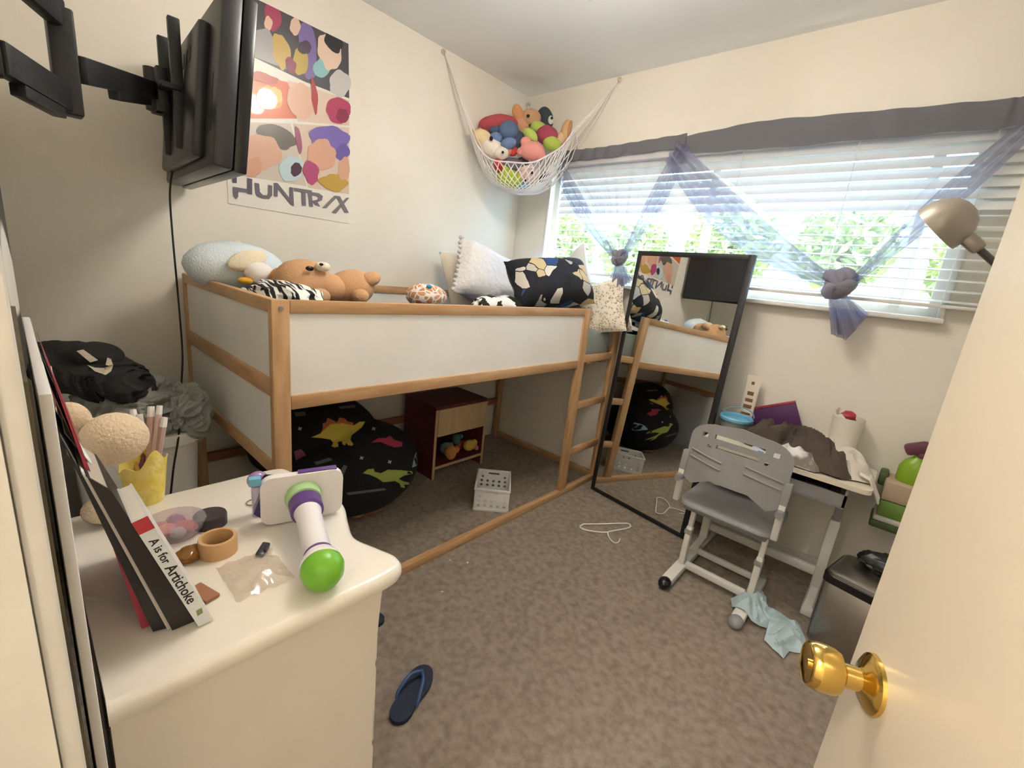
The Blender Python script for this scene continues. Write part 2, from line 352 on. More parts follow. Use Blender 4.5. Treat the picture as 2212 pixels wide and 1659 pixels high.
# ================================================================== LOFT BED
BX0, BX1, BY0, BY1, BT = .025, 1.01, -2.10, -.012, 1.16
bed = thing('loft_bed', 'low pine loft bed with white panels and a ladder, along the poster wall', 'bed', (.52, -1.05, 0))
for x0, x1, y0, y1, z0 in ((BX1-.03, BX1, BY0, BY0+.052, 0), (BX0, BX0+.03, BY0, BY0+.045, 0), (BX1-.03, BX1, BY1-.052, BY1, 0), (BX0, BX0+.03, BY1-.045, BY1, 0)):
    B().bx((x0, y0, z0), (x1, y1, BT), .004).o('post', PINEV, bed)
YL0, YL1 = -.452, -.388
lad = B().bx((BX1-.03, YL0, .036), (BX1, YL1, BT), .004).o('ladder_post', PINEV, bed)
for z0, z1 in ((.558, .602), (.255, .30), (.845, .89)): B().bx((BX1-.028, YL1, z0), (BX1-.002, BY1-.05, z1), .006).o('ladder_rung', PINE, bed)
# long front side
B().bx((BX1-.028, BY0+.052, 1.12), (BX1-.001, YL0, BT), .004).o('top_rail', PINE, bed)
B().bx((BX1-.028, BY0+.052, .82), (BX1-.001, YL0, .866), .004).o('side_rail', PINE, bed)
B().bx((BX1-.032, BY0+.052, 0), (BX1+.002, BY1-.05, .036), .003).o('floor_rail', PINE, bed)
B().bx((BX1-.02, BY0+.05, .86), (BX1-.009, YL0, 1.125)).o('panel', PANEL, bed)
# near end
for z0, z1, nm in ((1.12, BT, 'top_rail'), (.862, .918, 'end_rail'), (.60, .645, 'end_rail')):
    B().bx((BX0+.03, BY0+.001, z0), (BX1-.03, BY0+.028, z1), .004).o(nm, PINEX, bed)
B().bx((BX0+.028, BY0+.01, .915), (BX1-.028, BY0+.018, 1.125)).o('panel', PANEL, bed)
B().bx((BX0+.028, BY0+.01, .64), (BX1-.028, BY0+.018, .865)).o('panel', PANEL, bed)
# far end
for z0, z1, nm in ((1.12, BT, 'top_rail'), (.862, .918, 'end_rail'), (0, .04, 'floor_rail')):
    B().bx((BX0+.03, BY1-.028, z0), (BX1-.03, BY1-.001, z1), .004).o(nm, PINEX, bed)
B().bx((BX0+.028, BY1-.018, .915), (BX1-.028, BY1-.01, 1.125)).o('panel', PANEL, bed)
# wall side
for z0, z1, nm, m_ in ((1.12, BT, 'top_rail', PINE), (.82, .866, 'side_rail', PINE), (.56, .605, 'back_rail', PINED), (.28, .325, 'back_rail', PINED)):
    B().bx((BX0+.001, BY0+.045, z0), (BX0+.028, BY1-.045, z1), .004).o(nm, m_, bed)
B().bx((BX0+.01, BY0+.045, .86), (BX0+.018, BY1-.045, 1.125)).o('panel', PANEL, bed)
for k in range(13):
    y = BY0+.12+k*.155; B().bx((BX0+.03, y-.035, .826), (BX1-.03, y+.035, .844)).o('bed_slat', PINEX, bed)
B().cyl((BX1, BY0+.026, 1.135), (BX1+.003, BY0+.026, 1.135), .007).o('bolt', CHROME, bed)
B().cyl((BX1, BY1-.026, 1.135), (BX1+.003, BY1-.026, 1.135), .007).o('bolt', CHROME, bed)

SHEET = mat('grey green sheet', '9fa8a2', .9, col2='8f9a96', scale=6, bump=.2, bscale=14)
def mfn(u, v):
    return V((BX0+.035+u*(BX1-BX0-.068), BY0+.035+v*(BY1-BY0-.07), 1.03+.008*noise.noise(V((u*4, v*8, 1)))))
b = B().box((.517, -1.056, .94), (BX1-BX0-.066, BY1-BY0-.07, .19), .045, seg=4)
tag(b.o('mattress', SHEET), 'mattress in a grey green sheet inside the loft bed', 'mattress')

def pillow(c, w, h, t, M, mt, name, lbl, cat='pillow', amp=.05, seed=1, corner=.12, n=20):
    bb = B()
    def f(sg):
        def g(u, v):
            x = 2*u-1; y = 2*v-1
            pin = 1-corner*(abs(x)**2.2)*(1-abs(y)**3)*.0
            k = (max(0, 1-x**4)*max(0, 1-y**4))**.55
            ww = w/2*(1-corner*(1-y*y)*.0-corner*.5*(1-abs(y)))*x; hh = h/2*(1-corner*.5*(1-abs(x)))*y
            z = sg*t/2*k+amp*t*noise.noise(V((x*2.1+seed, y*2.3, seed*.7)))*k
            return M @ V((ww, hh, z))
        return g
    bb.grid(f(1), n, n); bb.grid(f(-1), n, n); bmesh.ops.remove_doubles(bb.bm, verts=bb.bm.verts[:], dist=1e-5)
    o = bb.o(name, mt); return tag(o, lbl, cat) if lbl else o
def P4(c, x, y): # pillow frame: local x,y in the pillow plane
    x = V(x).normalized(); y = V(y); y = (y-x*y.dot(x)).normalized(); z = x.cross(y); m = Matrix((x, y, z)).transposed().to_4x4(); m.translation = V(c); return m

# ---- bedding and plush toys on the bed
NAVY = mat('navy bedding', '20233a', .95, col2='2a2e48', scale=7, bump=.2, bscale=60)
def nav(u, v):
    x = .12+.80*u; y = -1.95+1.25*v
    return V((x, y, 1.062+.028*noise.noise(V((u*3, v*5, 3)))+.018*noise.noise(V((u*9, v*14, 5)))-.02*max(0, abs(2*u-1)-.85)*6))
tag(B().grid(nav, 26, 40, .012).o('blanket', NAVY), 'dark navy blanket lying flat on the loft bed', 'blanket')

QUILT = mat('white quilted cotton', 'e4e3e3', .9, bump=1.0, bscale=34)
c = on(1058, 605, 'x', .36)
M = P4(c, (.25, .80, -.42), (-.45, .30, .80)); M = P4(on(1062, 604, 'x', .40), (.25, .93, -.30), (-.35, .25, .9))
sh = pillow(None, .50, .36, .20, M, QUILT, 'pillow_sham', 'white quilted pillow with a row of pompoms along one edge', 'pillow', seed=2)
POM = mat('white pompom yarn', 'd9d6d2', .95, bump=.5, bscale=200)
for k, y_ in enumerate(rng(-.17, .17, 12)):
    B().ell(M @ V((-.25*(1-.06*(1-abs(y_)/.18))-.006, y_, .004*sin(k*2.3))), .0125, sub=2, amp=.2, fs=90, seed=k).o('pompom', POM, sh)
pillow(None, .30, .42, .14, P4(on(1010, 612, 'x', .22), (.2, .85, .1), (-.4, .1, .9)), mat('cream pillowcase', 'e2d8c6', .9, bump=.15, bscale=20), 'pillow', 'plain cream pillow leaning on the wall behind the quilted one', seed=9)
pillow(None, .46, .34, .14, P4(on(1150, 612, 'y', -.17), (.9, -.1, .15), (-.1, .35, .9)), mat('pale blue pillowcase', 'c9d7ee', .9, bump=.5, bscale=60), 'pillow', 'pale blue textured pillow in the far corner of the bed', seed=4)
PRINT = cells('black navy tan print', ['17171c', '1d1d28', 'c9b48c', '15151b', '2d4a7a', 'b9b4ac', '1b1b22', 'd5cfc4'], 13, edge='14141a', ew=.03)
M = P4(on(1190, 612, 'x', .80), (.30, .90, .12), (-.55, .12, .8))
pillow(None, .52, .30, .22, M, PRINT, 'pillow', 'black pillow with a tan and blue abstract print, against the front rail', seed=6)
pillow(None, .30, .34, .10, P4(on(1240, 600, 'y', -.14), (.75, -.3, .55), (-.35, .25, .9)), mat('white pillowcase', 'dcdcda', .9, bump=.1, bscale=18), 'pillow', 'white pillow corner sticking up behind the black printed one', seed=7)
LEO = cells('leopard print cotton', ['e6dac4', 'c4ab88', 'e9dfcb', 'b09a7c', 'b4aaa0'], 70, edge='ebe2d1', ew=.12)
M = P4(on(1296, 664, 'y', -.17)+V((0, .02, 0)), (.30, -.22, -.75), (.80, .16, .25))
pillow(None, .36, .30, .11, M, LEO, 'pillow', 'cream leopard print pillow hanging over the ladder opening', seed=8, corner=.2)
ZB = cells('black white print', ['f0eee9', '161616', 'f0eee9', '1c1c1c', 'e8e6e2'], 26, rnd=3)
c = on(1080, 652, 'x', .72); tag(B().ell(c+V((0, 0, -.02)), (.09, .20, .045), (0, 0, .1), 4, .35, 9, 3, True).o('blanket', ZB), 'crumpled black and white printed blanket beside the quilted pillow', 'blanket')
ZB2 = mat('zebra cotton', 'f1efe9', .9, col2='1b1a1a', scale=9, stretch=(1, 9, 1), contrast=(.5, .53), detail=1)
c = on(612, 632, 'y', -1.93); tag(B().ell(c+V((0, 0, -.02)), (.17, .10, .055), (0, 0, .25), 4, .3, 8, 5, True).o('blanket', ZB2), 'white blanket with black zebra stripes bunched by the near corner post', 'blanket')

def blob(name, label, cat, parts, base=None, group=None):
    """plush toy: parts = (part name, material, centre, radii, rot, amp)"""
    cs = [V(p[2]) for p in parts]; z = min(q.z-(p[3][2] if hasattr(p[3], '__len__') else p[3]) for p, q in zip(parts, cs))
    t = thing(name, label, cat, (cs[0].x, cs[0].y, z), group); done = {}
    for p in parts: B().ell(p[2], p[3], p[4] if len(p) > 4 else None, 3, p[5] if len(p) > 5 else .05, 9, len(cs)).o(p[0], p[1], t)
    return t
PBLUE = mat('pale blue plush', 'dce8ee', .95, bump=.4, bscale=140); CREAMP = mat('cream plush', 'efe3c8', .95, bump=.4, bscale=140)
TANP = mat('tan plush', 'd2a67c', .95, bump=.35, bscale=160, col2='cb9d72', scale=8); EYE = mat('black bead', '0d0b0b', .2); YEL = mat('yellow plush', 'f0b43a', .9, bump=.3, bscale=100)
BR = V((0, 0, -.02)); yaw = YAW
def vc(px, py, p): return pl(px, py, p, FW)
c = on(512, 578, 'x', .34)
blob('plush_bird', 'big pale blue round plush bird in the near corner of the bed', 'plush toy', [
    ('body', PBLUE, c, (.115, .185, .10), (0, 0, .05), .04), ('wing', CREAMP, vc(535, 562, c-FW*.09), (.02, .075, .035), (.35, 0, .1)),
    ('beak', CREAMP, vc(512, 531, c-FW*.02), .022), ('eye', EYE, vc(480, 534, c-FW*.085), (.008, .014, .006)), ('foot', YEL, vc(530, 606, c-FW*.10), (.03, .025, .012)),
    ('cheek', mat('white plush', 'f2f0ec', .95), vc(560, 590, c-FW*.06), (.05, .05, .04))])
c = on(655, 608, 'x', .62); d = on(757, 622, 'x', .62)
blob('plush_bear', 'tan plush animal lying on its side along the front rail', 'plush toy', [
    ('head', TANP, c, (.085, .105, .085), (0, .2, 0), .04), ('body', TANP, d, (.085, .10, .075), (.15, 0, 0), .05), ('neck', TANP, (c+d)/2+V((0, 0, -.015)), (.075, .08, .06)),
    ('leg', TANP, vc(800, 603, d), (.035, .045, .03), (.4, 0, 0)), ('leg', TANP, vc(778, 640, d-FW*.06), (.03, .035, .03)), ('arm', TANP, vc(690, 640, c-FW*.05), (.03, .04, .03)),
    ('eye', EYE, vc(669, 580, c-FW*.078), (.006, .015, .009)), ('muzzle', CREAMP, vc(697, 576, c-FW*.035), (.025, .028, .018)), ('nose', EYE, vc(694, 571, c-FW*.065), (.004, .008, .005)), ('ear', TANP, vc(640, 574, c+FW*.02), (.02, .02, .02))])
c = on(607, 601, 'x', .55)
blob('plush_fruit', 'small orange plush fruit between the bird and the tan animal', 'plush toy', [('body', mat('orange plush', 'd89a5c', .9, bump=.3, bscale=100), c, .04), ('leaf', YEL, vc(615, 600, c-FW*.03), (.02, .028, .022))])
GIR = cells('giraffe print plush', ['c98d63', 'd09a72', 'c48a5e'], 34, edge='f0e6dc', ew=.09, rnd=.6)
c = on(922, 640, 'x', .5)
blob('plush_giraffe', 'round giraffe spotted plush on the bed with a blue bow', 'plush toy', [('body', GIR, c, (.09, .115, .065)), ('bow', mat('bright blue felt', '3f9ad0', .9), vc(927, 619, c-FW*.07), (.014, .014, .010)), ('foot', CREAMP, vc(887, 641, c-FW*.06), (.02, .022, .018))])

# ================================================================== UNDER THE BED
# nightstand
NS = mat('dark red stained wood', '5a2226', .45, col2='65292c', scale=4, stretch=(1, 1, 5)); NSF = mat('pale wood edge', 'c3a57c', .5)
nst = thing('bedside_table', 'dark red bedside table with a pale drawer and an open shelf', 'bedside table', (.21, -.735, 0))
NX0, NX1, NY0, NY1, NZ = .06, .382, -.955, -.515, .478
B().bx((NX0, NY0, 0), (NX1-.004, NY0+.018, NZ)).o('side_panel', NS, nst); B().bx((NX0, NY1-.018, 0), (NX1-.004, NY1, NZ)).o('side_panel', NS, nst)
B().bx((NX0, NY0+.018, NZ-.018), (NX1-.004, NY1-.018, NZ)).o('top', NS, nst); B().bx((NX0, NY0+.018, .07), (NX0+.01, NY1-.018, NZ-.018)).o('back_panel', NS, nst)
B().bx((NX0, NY0+.018, .065), (NX1-.004, NY1-.018, .083)).o('shelf', NS, nst)
B().bx((NX1-.004, NY0, 0), (NX1, NY0+.018, NZ-.02)).bx((NX1-.004, NY1-.018, 0), (NX1, NY1, NZ-.02)).bx((NX1-.004, NY0+.018, .065), (NX1, NY1-.018, .083)).o('front_edge', NSF, nst)
dr = B().bx((NX1-.2, NY0+.02, .29), (NX1-.006, NY1-.02, NZ-.02)).bx((NX1-.006, NY0+.02, .285), (NX1+.008, NY1-.02, NZ-.018), .003).o('drawer', mat('pale birch', 'cdb288', .5, col2='c3a67a', scale=5, stretch=(1, 6, 1)), nst)
SOFT = lambda n, c: mat(n, c, .95, bump=.35, bscale=120)
toys = [('yellow plush toy lying on the open shelf of the bedside table', 'd8b957', 1013, 962, .048), ('orange plush toy at the front of the bedside shelf', 'c58a4e', 972, 990, .05), ('grey blue plush toy at the left of the bedside shelf', '7f939c', 962, 968, .045), ('pink plush toy at the right end of the bedside shelf', 'd08a86', 1030, 978, .03), ('red plush toy behind the yellow one on the bedside shelf', 'b0493c', 990, 968, .04), ('teal plush toy at the back of the bedside shelf', '4f6b6c', 985, 948, .04)]
for k, (lb, cl, px, py, r) in enumerate(toys):
    c = on(px, py, 'x', .33 if k in (0, 1, 3) else .25); c.z = max(c.z, .083+r*.82)
    blob('plush_toy', lb, 'plush toy', [('body', SOFT('plush '+cl, cl), c, (r*.8, r, r*.8), (k, 0, k), .1), ('head', SOFT('plush '+cl, cl), c+V((.01, r*.75, r*.35)), r*.5)], group='plush toys on the bedside shelf')
# bean bag with dinosaur print
BAG = mat('black fleece', '101113', .95, bump=.25, bscale=60)
bb = B().ell((.35, -1.50, .23), (.30, .40, .24), (0, 0, 0), 5, .06, 3, 2).ell((.25, -1.62, .40), (.20, .32, .22), (0, -.2, 0), 5, .08, 3, 5)
for v in bb.bm.verts: v.co.z = max(v.co.z, .004); v.co.x = max(v.co.x, .03)
bv = bvh_of(bb)
bag = bb.o('bean_bag', BAG); tag(bag, 'black bean bag with a colourful dinosaur print under the bed', 'bean bag')
def D(name, col, px, parent, cuts=3, off=.004):
    d = decal(px, bv, off, cuts)
    if len(d.bm.verts) > 2: return d.o(name, mat('print '+col, col, .9), parent)
def Q(pts, s, ox, oy): return [(ox+x/s, oy+y/s) for x, y in pts]
q = lambda pts: Q(pts, 5.925, 620, 840)
D('dinosaur_print', 'c9b64a', q([(310, 620), (430, 570), (560, 450), (720, 440), (850, 470), (930, 420), (1000, 420), (960, 490), (900, 540), (830, 590), (810, 650), (850, 710), (830, 730), (780, 720), (760, 690), (740, 725), (710, 710), (700, 670), (650, 680), (660, 740), (610, 750), (570, 735), (590, 690), (560, 650), (440, 630)]), bag)
D('dinosaur_plates', 'b5623c', off=.007, parent=bag, px=q([(430, 570), (460, 500), (455, 440), (500, 430), (520, 370), (590, 400), (640, 430), (670, 365), (740, 380), (780, 420), (850, 430), (850, 470), (720, 440), (560, 450)]))
D('dinosaur_print', '9aa850', q([(970, 1080), (1030, 1030), (1110, 1020), (1120, 1060), (1200, 1080), (1290, 1035), (1450, 1040), (1600, 1055), (1610, 1085), (1500, 1110), (1430, 1150), (1480, 1180), (1560, 1200), (1570, 1230), (1500, 1225), (1510, 1270), (1460, 1260), (1440, 1210), (1380, 1180), (1300, 1190), (1230, 1195), (1150, 1140), (1060, 1100)]), bag)
D('flying_dinosaur_print', 'a83a50', q([(1070, 690), (1170, 630), (1260, 630), (1320, 600), (1370, 650), (1480, 680), (1470, 740), (1380, 750), (1290, 720), (1200, 680)]), bag)
D('dinosaur_print', '8a4a5a', q([(90, 800), (180, 770), (250, 850), (180, 880), (110, 920)]), bag)
D('moon_print', '8fb0c0', q([(1690, 640), (1735, 740), (1720, 880), (1650, 990), (1600, 1010), (1620, 900), (1660, 780)]), bag)
for k, pts in enumerate(([(340, 940), (540, 880), (590, 910), (380, 975)], [(750, 1330), (1240, 1270), (1280, 1295), (790, 1360)], [(650, 225), (860, 205), (880, 240), (690, 255)], [(90, 300), (230, 290), (240, 340), (110, 355)], [(670, 1060), (730, 970), (775, 990), (720, 1110)])): D('lettering_print', '5d6062', q(pts), bag)
for k, (x, y) in enumerate(((955, 885), (165, 510), (1110, 510), (1315, 935))): D('star_print', 'a9a9a4', q([(x+34*cos(a*pi/4+.3)*(1 if a % 2 else .5), y+30*sin(a*pi/4+.3)*(1 if a % 2 else .5)) for a in range(8)]), bag, 2)
c = on(785, 1092, 'z', .04); blob('plush_ball', 'brown plush half hidden under the bean bag', 'plush toy', [('body', SOFT('brown plush', 'a86f4a'), c, (.10, .07, .038), (0, 0, .6)), ('end', SOFT('pale brown plush', 'c9a084'), c+V((.03, -.055, -.002)), (.04, .03, .034), (0, 0, .6))])
# mini crate
CM = axes((.787, -.827, 0), (.743, .669, 0), (0, 0, 1)); cw, cd_, ch = .19, .25, .135
crate = thing('storage_crate', 'small white plastic crate with round holes on the carpet', 'crate', (.787, -.827, 0))
def side(wd):
    hl = [rrect(-.034, .105, .034, .117, .0055, 3)]+[disc(x, .088, .0075, 10) for x in (-wd*.36, wd*.36)]
    for z in (.060, .032): hl += [disc(x, z, .0085, 10) for x in rng(-wd*.38, wd*.38, 5)]
    return hl
out = [(-1, .012), (1, .012), (1, ch-.003), (-1, ch-.003)]
for ox, oy, rz, wd in ((0, -cd_/2, 0, cw), (0, cd_/2, pi, cw), (cw/2, 0, pi/2, cd_), (-cw/2, 0, -pi/2, cd_)):
    B().plate([(x*(wd/2-.0005), z) for x, z in out], side(wd), .004, CM @ Matrix.Translation((ox, oy, 0)) @ Matrix.Rotation(rz, 4, 'Z')).o('side', WHITEP, crate)
for z0, z1, e, rn in ((ch-.012, ch, .006, 'top_rim'), (0, .014, .004, 'bottom_rim')):
    bb = B()
    for sx, sy, dx, dy in ((0, -1, cw/2+e, .004), (0, 1, cw/2+e, .004), (-1, 0, .004, cd_/2+e), (1, 0, .004, cd_/2+e)):
        bb.box((sx*(cw/2+e/2), sy*(cd_/2+e/2), (z0+z1)/2), (2*dx, 2*dy, z1-z0), .001, CM)
    bb.o(rn, WHITEP, crate)
B().box((0, 0, .008), (cw, cd_, .006), 0, CM).o('bottom', WHITEP, crate)

# ================================================================== HAMPER AND LAUNDRY
HXa, HXb, HYa, HYb, HZ = .10, .585, -2.53, -2.17, .64
def loop(z, i): # rounded rectangle
    return [V((x, y, z)) for x, y in rrect(HXa+i, HYa+i, HXb-i, HYb-i, .09, 6)]
def skin(loops, cap=True):
    bb = B(); R = [[bb.bm.verts.new(p) for p in l] for l in loops]
    for A, C2 in zip(R, R[1:]):
        for k in range(len(A)): bb.bm.faces.new((A[k], A[(k+1) % len(A)], C2[(k+1) % len(A)], C2[k]))
    if cap: bb.bm.faces.new(R[0][::-1])
    if cap == 2: bb.bm.faces.new(R[-1])
    return bb
hm = skin([loop(0, .05), loop(.02, .04), loop(HZ-.04, .012), loop(HZ-.04, .0), loop(HZ, 0), loop(HZ, .02), loop(.04, .055)], 2).o('laundry_hamper', WHITEP)
tag(hm, 'tall white plastic laundry hamper between the bed end and the dresser', 'hamper')
GRC = mat('grey patterned jersey', '9a9c95', .95, col2='5f635e', scale=7, bump=.4, bscale=18, contrast=(.45, .62)); GR2 = mat('light grey jersey', 'a9aaa4', .95, col2='8b8f8a', scale=9, bump=.3, bscale=14)
tag(B().ell((.36, -2.34, .68), (.21, .16, .13), None, 6, .22, 17, 3, True).o('shirt', GRC), 'grey patterned shirt heaped in the hamper', 'shirt')
tag(B().ell((.47, -2.215, .68), (.10, .075, .10), None, 6, .30, 20, 6, True).o('shirt', GR2), 'light grey shirt hanging over the hamper rim by the bed', 'shirt')
bb = B().ell((.33, -2.45, .83), (.25, .11, .075), (0, .12, .45), 6, .16, 12, 8, True).ell(on(205, 772, 'x', .4), (.07, .07, .05), None, 4, .2, 9, 4)
jv = bvh_of(bb); je = bb.o('trousers', mat('black denim', '1f1e20', .9, col2='2a2829', scale=14, bump=.2, bscale=120)); tag(je, 'black trousers with a cream emblem on top of the laundry', 'trousers')
CRE = mat('cream print', 'd8cdb8', .8)
for pts in ([(165, 758), (180, 755), (212, 778), (195, 783)], [(188, 788), (205, 794), (225, 795), (245, 788), (240, 802), (228, 810), (205, 802)], [(232, 772), (240, 776), (244, 788), (235, 790), (228, 788)]):
    d = decal(pts, jv, .004, 3)
    if len(d.bm.verts) > 2: d.o('emblem', CRE, je)

# ================================================================== POSTER ON THE LEFT WALL
PT, PBt, PYa, PYb = 2.315, 1.475, -1.905, -1.335
pos = thing('poster', 'comic style poster of coloured panels with large lettering along the bottom', 'poster', (0, -1.62, PBt))
GLOSS = lambda n, c: mat('poster '+n, c, .28, coat=.3)
B().bx((.0005, PYa, PBt), (.0035, PYb, PT)).o('sheet', GLOSS('paper', 'e9e4da'), pos)
def pp(px, py): p = on(px, py, 'x', .0035); return p
cnt = [0]
def ink(name, col, px, lvl=1):
    cnt[0] += 1; x = .0035+.00011*cnt[0]
    B().poly([V((x, min(max(pp(a, c_).y, PYa+.002), PYb-.002), min(pp(a, c_).z, PT-.002))) for a, c_ in px], .0001, (1, 0, 0)).o(name, GLOSS(col, col), pos, smooth=False)
def el(cx, cy, rx, ry, a=0, n=30):
    rx0, ry0 = rx, ry; m_ = lambda k: 1+.28*noise.noise(V((cos(2*pi*k/n)*1.4+cx*.05, sin(2*pi*k/n)*1.4+cy*.05, 3)))
    return el0(cx, cy, rx, ry, a, n, m_)
def el0(cx, cy, rx, ry, a, n, m_): return [(cx+m_(k)*(rx*cos(2*pi*k/n)*cos(a)-ry*sin(2*pi*k/n)*sin(a)), cy+m_(k)*(rx*cos(2*pi*k/n)*sin(a)+ry*sin(2*pi*k/n)*cos(a))) for k in range(n)]
q = lambda pts: Q(pts, 3.317, 480, 0)
# frames of the four panels
ink('panel_print', '4a474c', q([(60, -220), (210, -60), (905, 305), (910, 705), (590, 585), (60, 330)]))
ink('panel_print', 'd86b3c', q([(20, 500), (205, 520), (470, 590), (560, 850), (20, 850)]))
ink('panel_print', 'dfc6b4', q([(470, 575), (560, 600), (910, 720), (910, 900), (540, 870)]))
ink('panel_print', 'cfc3b6', q([(0, 865), (490, 885), (605, 1335), (0, 1235)]))
ink('panel_print', 'd9c4b2', q([(505, 885), (910, 915), (920, 1395), (615, 1345)]))
# abstract colour shapes inside the panels, and one painted reflection
ink('shape_print', 'a5a1a3', q([(120, 240), (330, 200), (470, 500), (100, 360)]), 2)
for c_, e in (('a83a5c', (360, 130, 60, 95, -.2)), ('c8a95e', (420, 370, 60, 130, -.2)), ('e3bfa8', (330, 165, 30, 50, -.1)), ('7d6ba6', (610, 350, 60, 210, -.05)), ('c2a552', (560, 440, 55, 110, 0)), ('4c3a50', (590, 340, 50, 50, 0)), ('e4c2ae', (520, 190, 38, 65, 0)), ('8fc0c4', (715, 480, 62, 75, .5)), ('e6c8b4', (770, 370, 80, 130, -.2)), ('25232a', (800, 300, 55, 90, -.5)), ('c9c4c4', (840, 600, 75, 95, .1)), ('8a3350', (490, 470, 35, 60, -.3))): ink('shape_print', c_, q(el(*e)), 3)
for c_, e in (('f0a04e', (340, 700, 100, 90, .2)), ('f2c070', (370, 690, 60, 60, 0)), ('b4482f', (300, 560, 110, 35, .25)), ('e2b69c', (560, 720, 100, 125, -.25)), ('b03c40', (660, 690, 22, 130, -.1)), ('b23e64', (830, 790, 90, 90, .3)), ('8f2f50', (860, 830, 45, 50, .3))): ink('shape_print', c_, q(el(*e)), 3)  # first two, orange and yellow, paint a warm reflection onto the orange panel
for c_, e in (('6a655c', (390, 980, 150, 75, .45)), ('d9ab92', (290, 1090, 135, 120, .1)), ('d39f86', (220, 1200, 60, 70, .6)), ('bcd3d8', (490, 1210, 85, 95, .3)), ('4a2b40', (530, 1215, 40, 50, .4))): ink('shape_print', c_, q(el(*e)), 3)
for c_, e in (('7b6bb4', (760, 1000, 145, 100, .15)), ('6e5ea6', (860, 1090, 50, 60, .6)), ('d8a78e', (715, 1110, 95, 110, -.1)), ('b04a78', (635, 1235, 55, 85, -.2)), ('c19d4a', (800, 1310, 100, 60, .2)), ('d7a68c', (870, 1210, 45, 80, .1)), ('a05a78', (545, 1000, 20, 95, -.15))): ink('shape_print', c_, q(el(*e)), 3)
# lettering HUNTR/X made of bars
def bars(name, px, col='5a5260'): ink(name, col, q(px), 2)
T = 'lettering'
bars(T, [(72, 1253), (102, 1258), (102, 1312), (72, 1305)], '4a3f58'); bars(T, [(178, 1275), (213, 1283), (213, 1395), (178, 1388)]); bars(T, [(74, 1338), (180, 1355), (180, 1382), (112, 1372), (112, 1412), (100, 1426), (78, 1402)], '6a6370')
bars(T, [(232, 1310), (262, 1315), (268, 1375), (290, 1398), (318, 1400), (328, 1385), (328, 1325), (356, 1330), (356, 1400), (335, 1425), (290, 1422), (250, 1405), (236, 1385)], '6a6470')
bars(T, [(368, 1310), (395, 1312), (480, 1420), (480, 1340), (505, 1345), (512, 1475), (490, 1465), (395, 1350), (395, 1410), (370, 1405)], '6b6570')
bars(T, [(512, 1345), (640, 1365), (640, 1385), (595, 1380), (598, 1475), (570, 1470), (566, 1378), (514, 1368)], '76707a')
bars(T, [(612, 1372), (690, 1385), (718, 1405), (712, 1435), (680, 1448), (700, 1480), (668, 1470), (640, 1440), (680, 1430), (688, 1412), (672, 1404), (640, 1400), (648, 1480), (622, 1478)], '76707a')
bars(T, [(800, 1402), (828, 1405), (745, 1490), (715, 1488)], '7a747c')
bars(T, [(815, 1408), (840, 1405), (905, 1525), (875, 1522)], '7a747c'); bars(T, [(885, 1418), (918, 1418), (812, 1530), (780, 1522)], '7a747c')

# ================================================================== TELEVISION ON ITS ARM
TF = V((.03, -2.045, 1.50)); TN = V((.83, -2.092, 1.50)); TX = (TN-TF).normalized(); TB = V((TX.y, -TX.x, 0)); TB = TB if TB.y < 0 else -TB; TWd = (TN-TF).length; TH = .455
tv = thing('television', 'black flat screen television seen edge on, turned towards the window', 'television', (TF+TN)/2)
M = axes(TF, TX, (0, 0, 1)) @ Matrix.Rotation(radians(-5.5), 4, 'X'); ys = -1 if (M.to_3x3() @ V((0, 1, 0))).dot(TB) < 0 else 1
B().bx((0, 0, 0), (TWd, ys*.035, TH), .006, M).o('bezel', BLACKP, tv)
B().bx((.012, -ys*.0012, .018), (TWd-.012, ys*.001, TH-.012), 0, M).o('screen', mat('dark screen', '24262a', .22), tv)
bk = B().bx((0.002, ys*.034, .002), (TWd-.002, ys*.085, TH-.002), .01, M).bx((.12, ys*.08, .03), (TWd-.12, ys*.115, TH-.06), .012, M).o('back_cover', mat('dark grey plastic back', '2a2a2c', .35), tv)
for k in range(9): B().bx((.18+k*.05, ys*.1145, .30), (.20+k*.05, ys*.1165, .34), 0, M).o('vent', BLACKM, bk)
B().bx((TWd-.10, ys*.0849, .10), (TWd-.05, ys*.0865, .25), 0, M).o('port_panel', BLACKM, bk)
mc = M @ V((TWd*.5, ys*.117, TH*.52)); nb = TB
arm = thing('wall_mount', 'black double jointed steel wall arm holding the television', 'wall mount', (1.17, WY, 1.55))
bb = B()
for sx in (-.10, .10): bb.bar(mc+TX*sx+nb*.012+V((0, 0, -.17)), mc+TX*sx+nb*.012+V((0, 0, .19)), .03, .022, .003, TX)
bb.bar(mc+TX*-.12+nb*.03, mc+TX*.12+nb*.03, .05, .016, .003).box(mc+nb*.045, (.12, .03, .12), .004); bb.o('bracket', BLACKM, arm)
EL0, EL1 = on(152, 250, 'x', 1.0), on(140, 15, 'x', 1.02); EC = on(170, 150, 'x', 1.0)
B().bar(EL0, V((EL0.x, EL0.y, EL1.z)), .045, .04, .004).o('elbow_post', BLACKM, arm)
hub = mc+nb*.06
B().bar(EC, hub, .028, .05, .004).o('front_arm', BLACKM, arm)
B().bar(EC.lerp(hub, .35)+V((0, 0, -.035)), EC.lerp(hub, .85)+V((0, 0, -.035)), .024, .022, .002).o('cable_cover', BLACKM, arm)
B().cyl(hub+V((0, 0, -.06)), hub+V((0, 0, .06)), .022).o('swivel', BLACKM, arm)
WPx = 1.20
for z0, z1 in ((EL0.z+.03, EL0.z+.03), (EL1.z-.01, EL1.z-.01)): B().bar(V((EL0.x, EL0.y, z0)), V((WPx, WY+.04, z1)), .026, .05, .004).o('rear_arm', BLACKM, arm)
